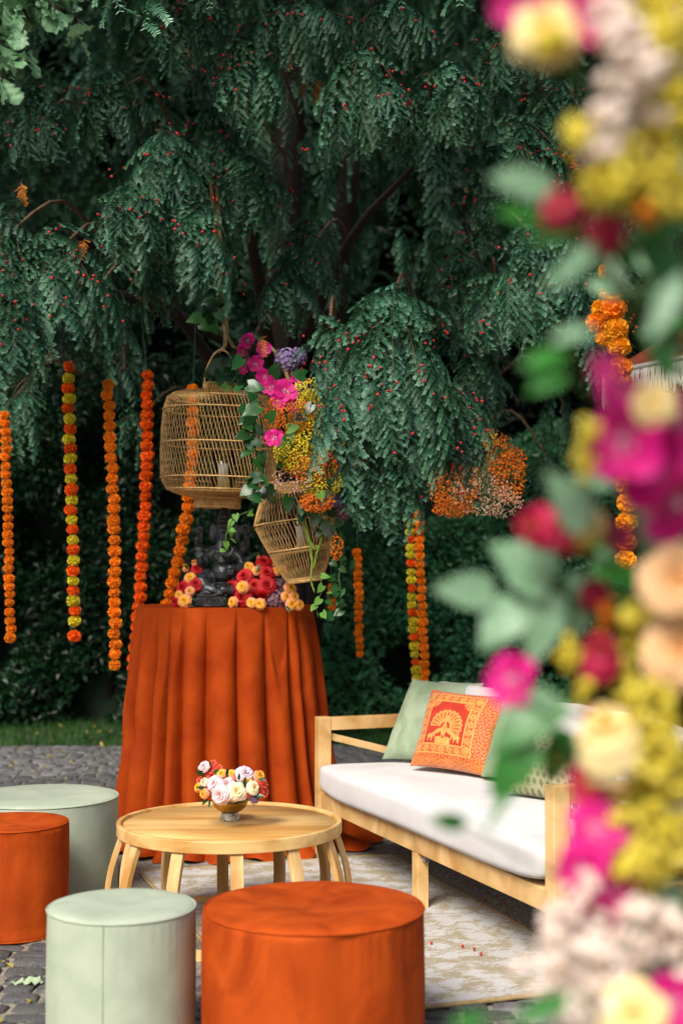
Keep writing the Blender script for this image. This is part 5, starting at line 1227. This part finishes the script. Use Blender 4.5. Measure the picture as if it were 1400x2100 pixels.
for args in [
 (1130, 1195, 1010, 1110, .85, 1.45), (1010, 1215, 890, 1205, .62, 1.45), (1060, 1235, 985, 1330, .75, 1.45), (1120, 1215, 1095, 1370, .62, 1.45), (1195, 1180, 1170, 1330, .6, 1.48),
 (1200, 1080, 1130, 960, .8, 1.35), (1350, 1130, 1330, 1010, .6, 1.4),
 (1150, 400, 1010, 350, .55, 1.2), (1160, 455, 1020, 420, .45, 1.2, 'fleafd'), (1190, 470, 1080, 480, .4, 1.2, 'fleafd'),
 (1215, 500, 1125, 590, .3, 1.15), (1215, 675, 1130, 692, .4, 1.15), (1160, 725, 1070, 745, .5, 1.2, 'fleafd'), (1150, 760, 1085, 800, .6, 1.2, 'fleafd'),
 (1400, 560, 1330, 690, .30, 1.1), (1330, 480, 1390, 600, .5, 1.25, 'fleafd'), (1300, 560, 1260, 480, .5, 1.3, 'fleafd'),
 (1140, 1430, 1000, 1535, .62, 1.4, 'fleafd'), (1100, 1495, 1010, 1640, .55, 1.4, 'fleafd'), (960, 1690, 885, 1680, .5, 1.4, 'fleafd'), (1060, 1610, 990, 1700, .18, 1.4, 'fleafd'), (1170, 1500, 1115, 1610, .6, 1.45, 'fleafd'), (1180, 1470, 1080, 1420, .35, 1.4),
 (1310, 1830, 1270, 1960, .5, 1.4), (1360, 1800, 1390, 1930, .55, 1.4), (1280, 1900, 1350, 1980, .5, 1.4), (1380, 1110, 1330, 1210, .5, 1.5, 'fleafd'), (1250, 1210, 1300, 1300, .5, 1.55, 'fleafd'), (1390, 980, 1370, 1120, .4, 1.5), (1180, 2040, 1050, 2095, .3, 1.3, 'fleafd'), (1000, 2085, 920, 2100, .35, 1.3, 'fleafd'), (1390, 1560, 1320, 1620, .5, 1.45, 'fleafd'), (1350, 1990, 1290, 2050, .6, 1.4), (1330, 700, 1395, 780, .5, 1.3, 'fleafd'), (1390, 420, 1330, 520, .5, 1.3, 'fleafd'), (1310, 620, 1395, 560, .5, 1.35, 'fleafd'), (1290, 480, 1395, 470, .5, 1.35, 'fleafd'), (1230, 1230, 1170, 1260, .4, 1.5), (1220, 350, 1260, 300, .5, 1.2)]:
    fleaf(*args)
for i in range(44):   # background greenery filling the column's core
    x = ff.uniform(1240, 1420); y = ff.uniform(-60, 2150); a = ff.uniform(0, 6.28)
    fleaf(x, y, x + 95 * math.cos(a), y + 95 * math.sin(a), .5, ff.uniform(1.5, 1.62), ff.choice(['fleafd', 'fleaf']))
def ffl(name, kind, m, x, y, s, d, dr): 
    p = P(x, y, d); flower(name, kind, m, fc, p, dr, s * d / F, ff.randrange(4)); fst(p + Vector((0, .01, 0)))
for (x, y, s, d, dr, m) in [(1285, 905, 92, 1.3, (-.6, -1, .1), 'magenta'), (1335, 960, 92, 1.32, (.2, -1, -.2), 'magenta'), (1375, 1020, 95, 1.3, (.5, -.8, -.6), 'magenta'), (1275, 815, 48, 1.34, (-.3, -.8, .6), 'magenta'), (1070, 5, 62, 1.15, (-.4, -1, -.2), 'magenta'), (1215, 40, 70, 1.15, (.2, -1, 0), 'magenta'),
    (1060, 1395, 62, 1.42, (-.8, -.7, .2), 'magenta'), (1220, 1700, 62, 1.38, (-.2, -1, .3), 'magenta'), (1195, 1785, 60, 1.38, (-.5, -.9, -.1), 'magenta'), (1200, 1875, 66, 1.38, (-.2, -.7, -.7), 'magenta'), (1250, 1830, 50, 1.38, (.5, -.8, 0), 'magenta'), (1375, 2060, 70, 1.3, (0, -1, .3), 'magenta'), (1235, 755, 32, 1.25, (-.2, -1, 0), 'magenta'), (1268, 1095, 34, 1.4, (-.2, -1, -.5), 'magenta'), (1215, 1600, 52, 1.42, (-.7, -.8, 0), 'magred'), (1235, 1480, 40, 1.45, (-.4, -.9, .2), 'magred'), (1390, 870, 70, 1.36, (.4, -1, .2), 'magenta')]:
    ffl('magenta_flower', 'orchid', m, x, y, s, d, dr)
for (x, y, s, d, dr, m) in [(1125, 1085, 46, 1.4, (-1, -.4, .2), 'magred'), (1160, 1090, 44, 1.4, (-.4, -1, .1), 'magred'), (1228, 1360, 42, 1.42, (0, -.6, 1), 'magred'), (1150, 435, 40, 1.15, (-.3, -1, .2), 'magred'), (1240, 480, 40, 1.18, (-.2, -1, .3), 'magred'), (1220, 1220, 30, 1.45, (-.3, -.8, .5), 'magred')]:
    ffl('crimson_bud', 'bud', m, x, y, s, d, dr)
for (x, y, s, d, dr, m) in [(1250, 1540, 62, 1.36, (-.25, -.45, 1.0), 'ybud'), (1392, 1195, 76, 1.35, (-.2, -1, .2), 'prose'), (1398, 1335, 76, 1.38, (-.2, -1, .1), 'prose'), (1285, 1760, 62, 1.4, (-.3, -1, .1), 'prose'), (1300, 2080, 64, 1.3, (-.2, -1, .3), 'yrose'), (1340, 830, 44, 1.28, (-.2, -1, .1), 'yrose'), (1205, 1075, 34, 1.38, (-.2, -1, 0), 'yrose'), (1120, 70, 66, 1.15, (-.2, -1, 0), 'yrose')]:
    ffl('rose', 'bud' if m == 'ybud' else 'peony', 'yrose' if m == 'ybud' else m, x, y, s, d, dr)
def fcloud(m, name, x, y, rx, ry, n, d, r0=.006):
    if m == 'fb': r0 = .0075; n = int(n * .45); rx *= 1.1; x += 45
    n = int(n * .5); x += 25 if x < 1200 else 16
    rr3 = np.random.default_rng(int(x * 7 + y)); k = rr3.normal(size=(n, 3)); k /= np.linalg.norm(k, axis=1, keepdims=True); k *= rr3.uniform(.05, 1, (n, 1)) ** .45
    pts = [P(x + q[0] * rx, y + q[2] * ry, d + q[1] * .05) for q in k]
    b = scatter([list(p) for p in pts], rr3.uniform(r0 * .7, r0 * 1.3, n), ICV, ICF, 3)
    c = P(x, y + ry * .3, d + .03)
    o = obj(name, b, M[m], fc, kind='stuff')
    st_ = MB()
    for p in pts[::14]: st_.tube([c, p], .0008, 3, cap=False)
    obj('sprig_stems', st_, M['stem'], o, kind='stuff'); fst(c)
for a in [(1340, 60, 80, 110, 260, 1.2), (1350, 230, 70, 110, 240, 1.2), (1300, 330, 80, 60, 150, 1.18), (1330, 400, 90, 60, 200, 1.2), (1165, 280, 36, 44, 50, 1.15), (1110, 85, 30, 24, 40, 1.12), (1230, 370, 70, 60, 110, 1.15), (1310, 1460, 70, 80, 200, 1.38), (1340, 1580, 90, 90, 260, 1.38), (1290, 1680, 70, 70, 180, 1.4), (1350, 1720, 70, 80, 200, 1.38), (1300, 1770, 60, 60, 140, 1.38), (1182, 880, 20, 20, 14, 1.3), (1178, 945, 24, 45, 26, 1.3), (1290, 1270, 40, 40, 50, 1.42), (1320, 1330, 50, 55, 80, 1.42), (1140, 1345, 22, 40, 26, 1.42), (1170, 1410, 22, 24, 18, 1.42), (1120, 1580, 25, 20, 10, 1.45), (1170, 1110, 25, 30, 14, 1.4), (1250, 1360, 40, 60, 40, 1.46)]:
    fcloud('fy', 'yellow_sprig', *a)
for a in [(1200, 60, 60, 60, 120, 1.14), (1240, 150, 70, 90, 190, 1.16), (1180, 260, 40, 60, 60, 1.14), (1300, 100, 60, 110, 150, 1.22), (1170, 310, 30, 40, 40, 1.14), (1100, 1900, 70, 60, 110, 1.34), (1060, 1990, 70, 80, 120, 1.34), (1200, 1980, 110, 90, 300, 1.36), (1280, 1900, 90, 60, 180, 1.36), (1160, 2070, 110, 60, 220, 1.34), (1330, 1960, 60, 70, 120, 1.38), (1230, 1770, 50, 60, 60, 1.42), (1240, 260, 70, 60, 110, 1.18), (1130, 1820, 40, 40, 30, 1.36)]:
    fcloud('fb', 'blush_sprig', *a)
for a in [(1310, 440, 26, 24, 22, 1.2), (1190, 1060, 24, 26, 18, 1.4), (1230, 1260, 24, 36, 22, 1.45)]:
    fcloud('bo', 'orange_sprig', *a)
# the far side of the column, round the post and beyond the picture edge
for i in range(46):
    x = ff.uniform(1430, 1640); y = ff.uniform(-60, 2150); a = ff.uniform(0, 6.28)
    fleaf(x, y, x + 95 * math.cos(a), y + 95 * math.sin(a), .5, ff.uniform(1.4, 1.65), ff.choice(['fleafd', 'fleaf']))
for i in range(15):
    fcloud('fy' if i % 3 else 'fb', 'yellow_sprig' if i % 3 else 'blush_sprig', ff.uniform(1480, 1590), 60 + i * 140, 70, 75, 170, 1.42)
    if i % 2: ffl('magenta_flower', 'orchid', 'magenta', ff.uniform(1480, 1600), 130 + i * 140, 70, 1.4, (ff.gauss(.3, .3), -1, ff.gauss(0, .3)))
obj('stems', fstem, M['stem'], fc)

# fallen leaves on the paving
lp = [PZ(ff.uniform(0, 250), ff.uniform(1535, 1600), .02) for _ in range(26)] + [PZ(ff.uniform(0, 95), ff.uniform(1945, 2090), .018) for _ in range(5)] + [PZ(ff.uniform(400, 800), ff.uniform(1735, 1760), .02) for _ in range(9)] + [PZ(ff.uniform(0, 260), ff.uniform(1490, 1530), .06) for _ in range(16)]
tag(obj('fallen_leaves', leafmass([list(p) for p in lp], .045, 5, droop=-.05), mat('fallen_leaf_brown', '#7a6a2a', '#a89a48', 3, .8), smooth=False), 'small yellow brown leaves fallen on the paving and grass', 'leaves', kind='stuff')
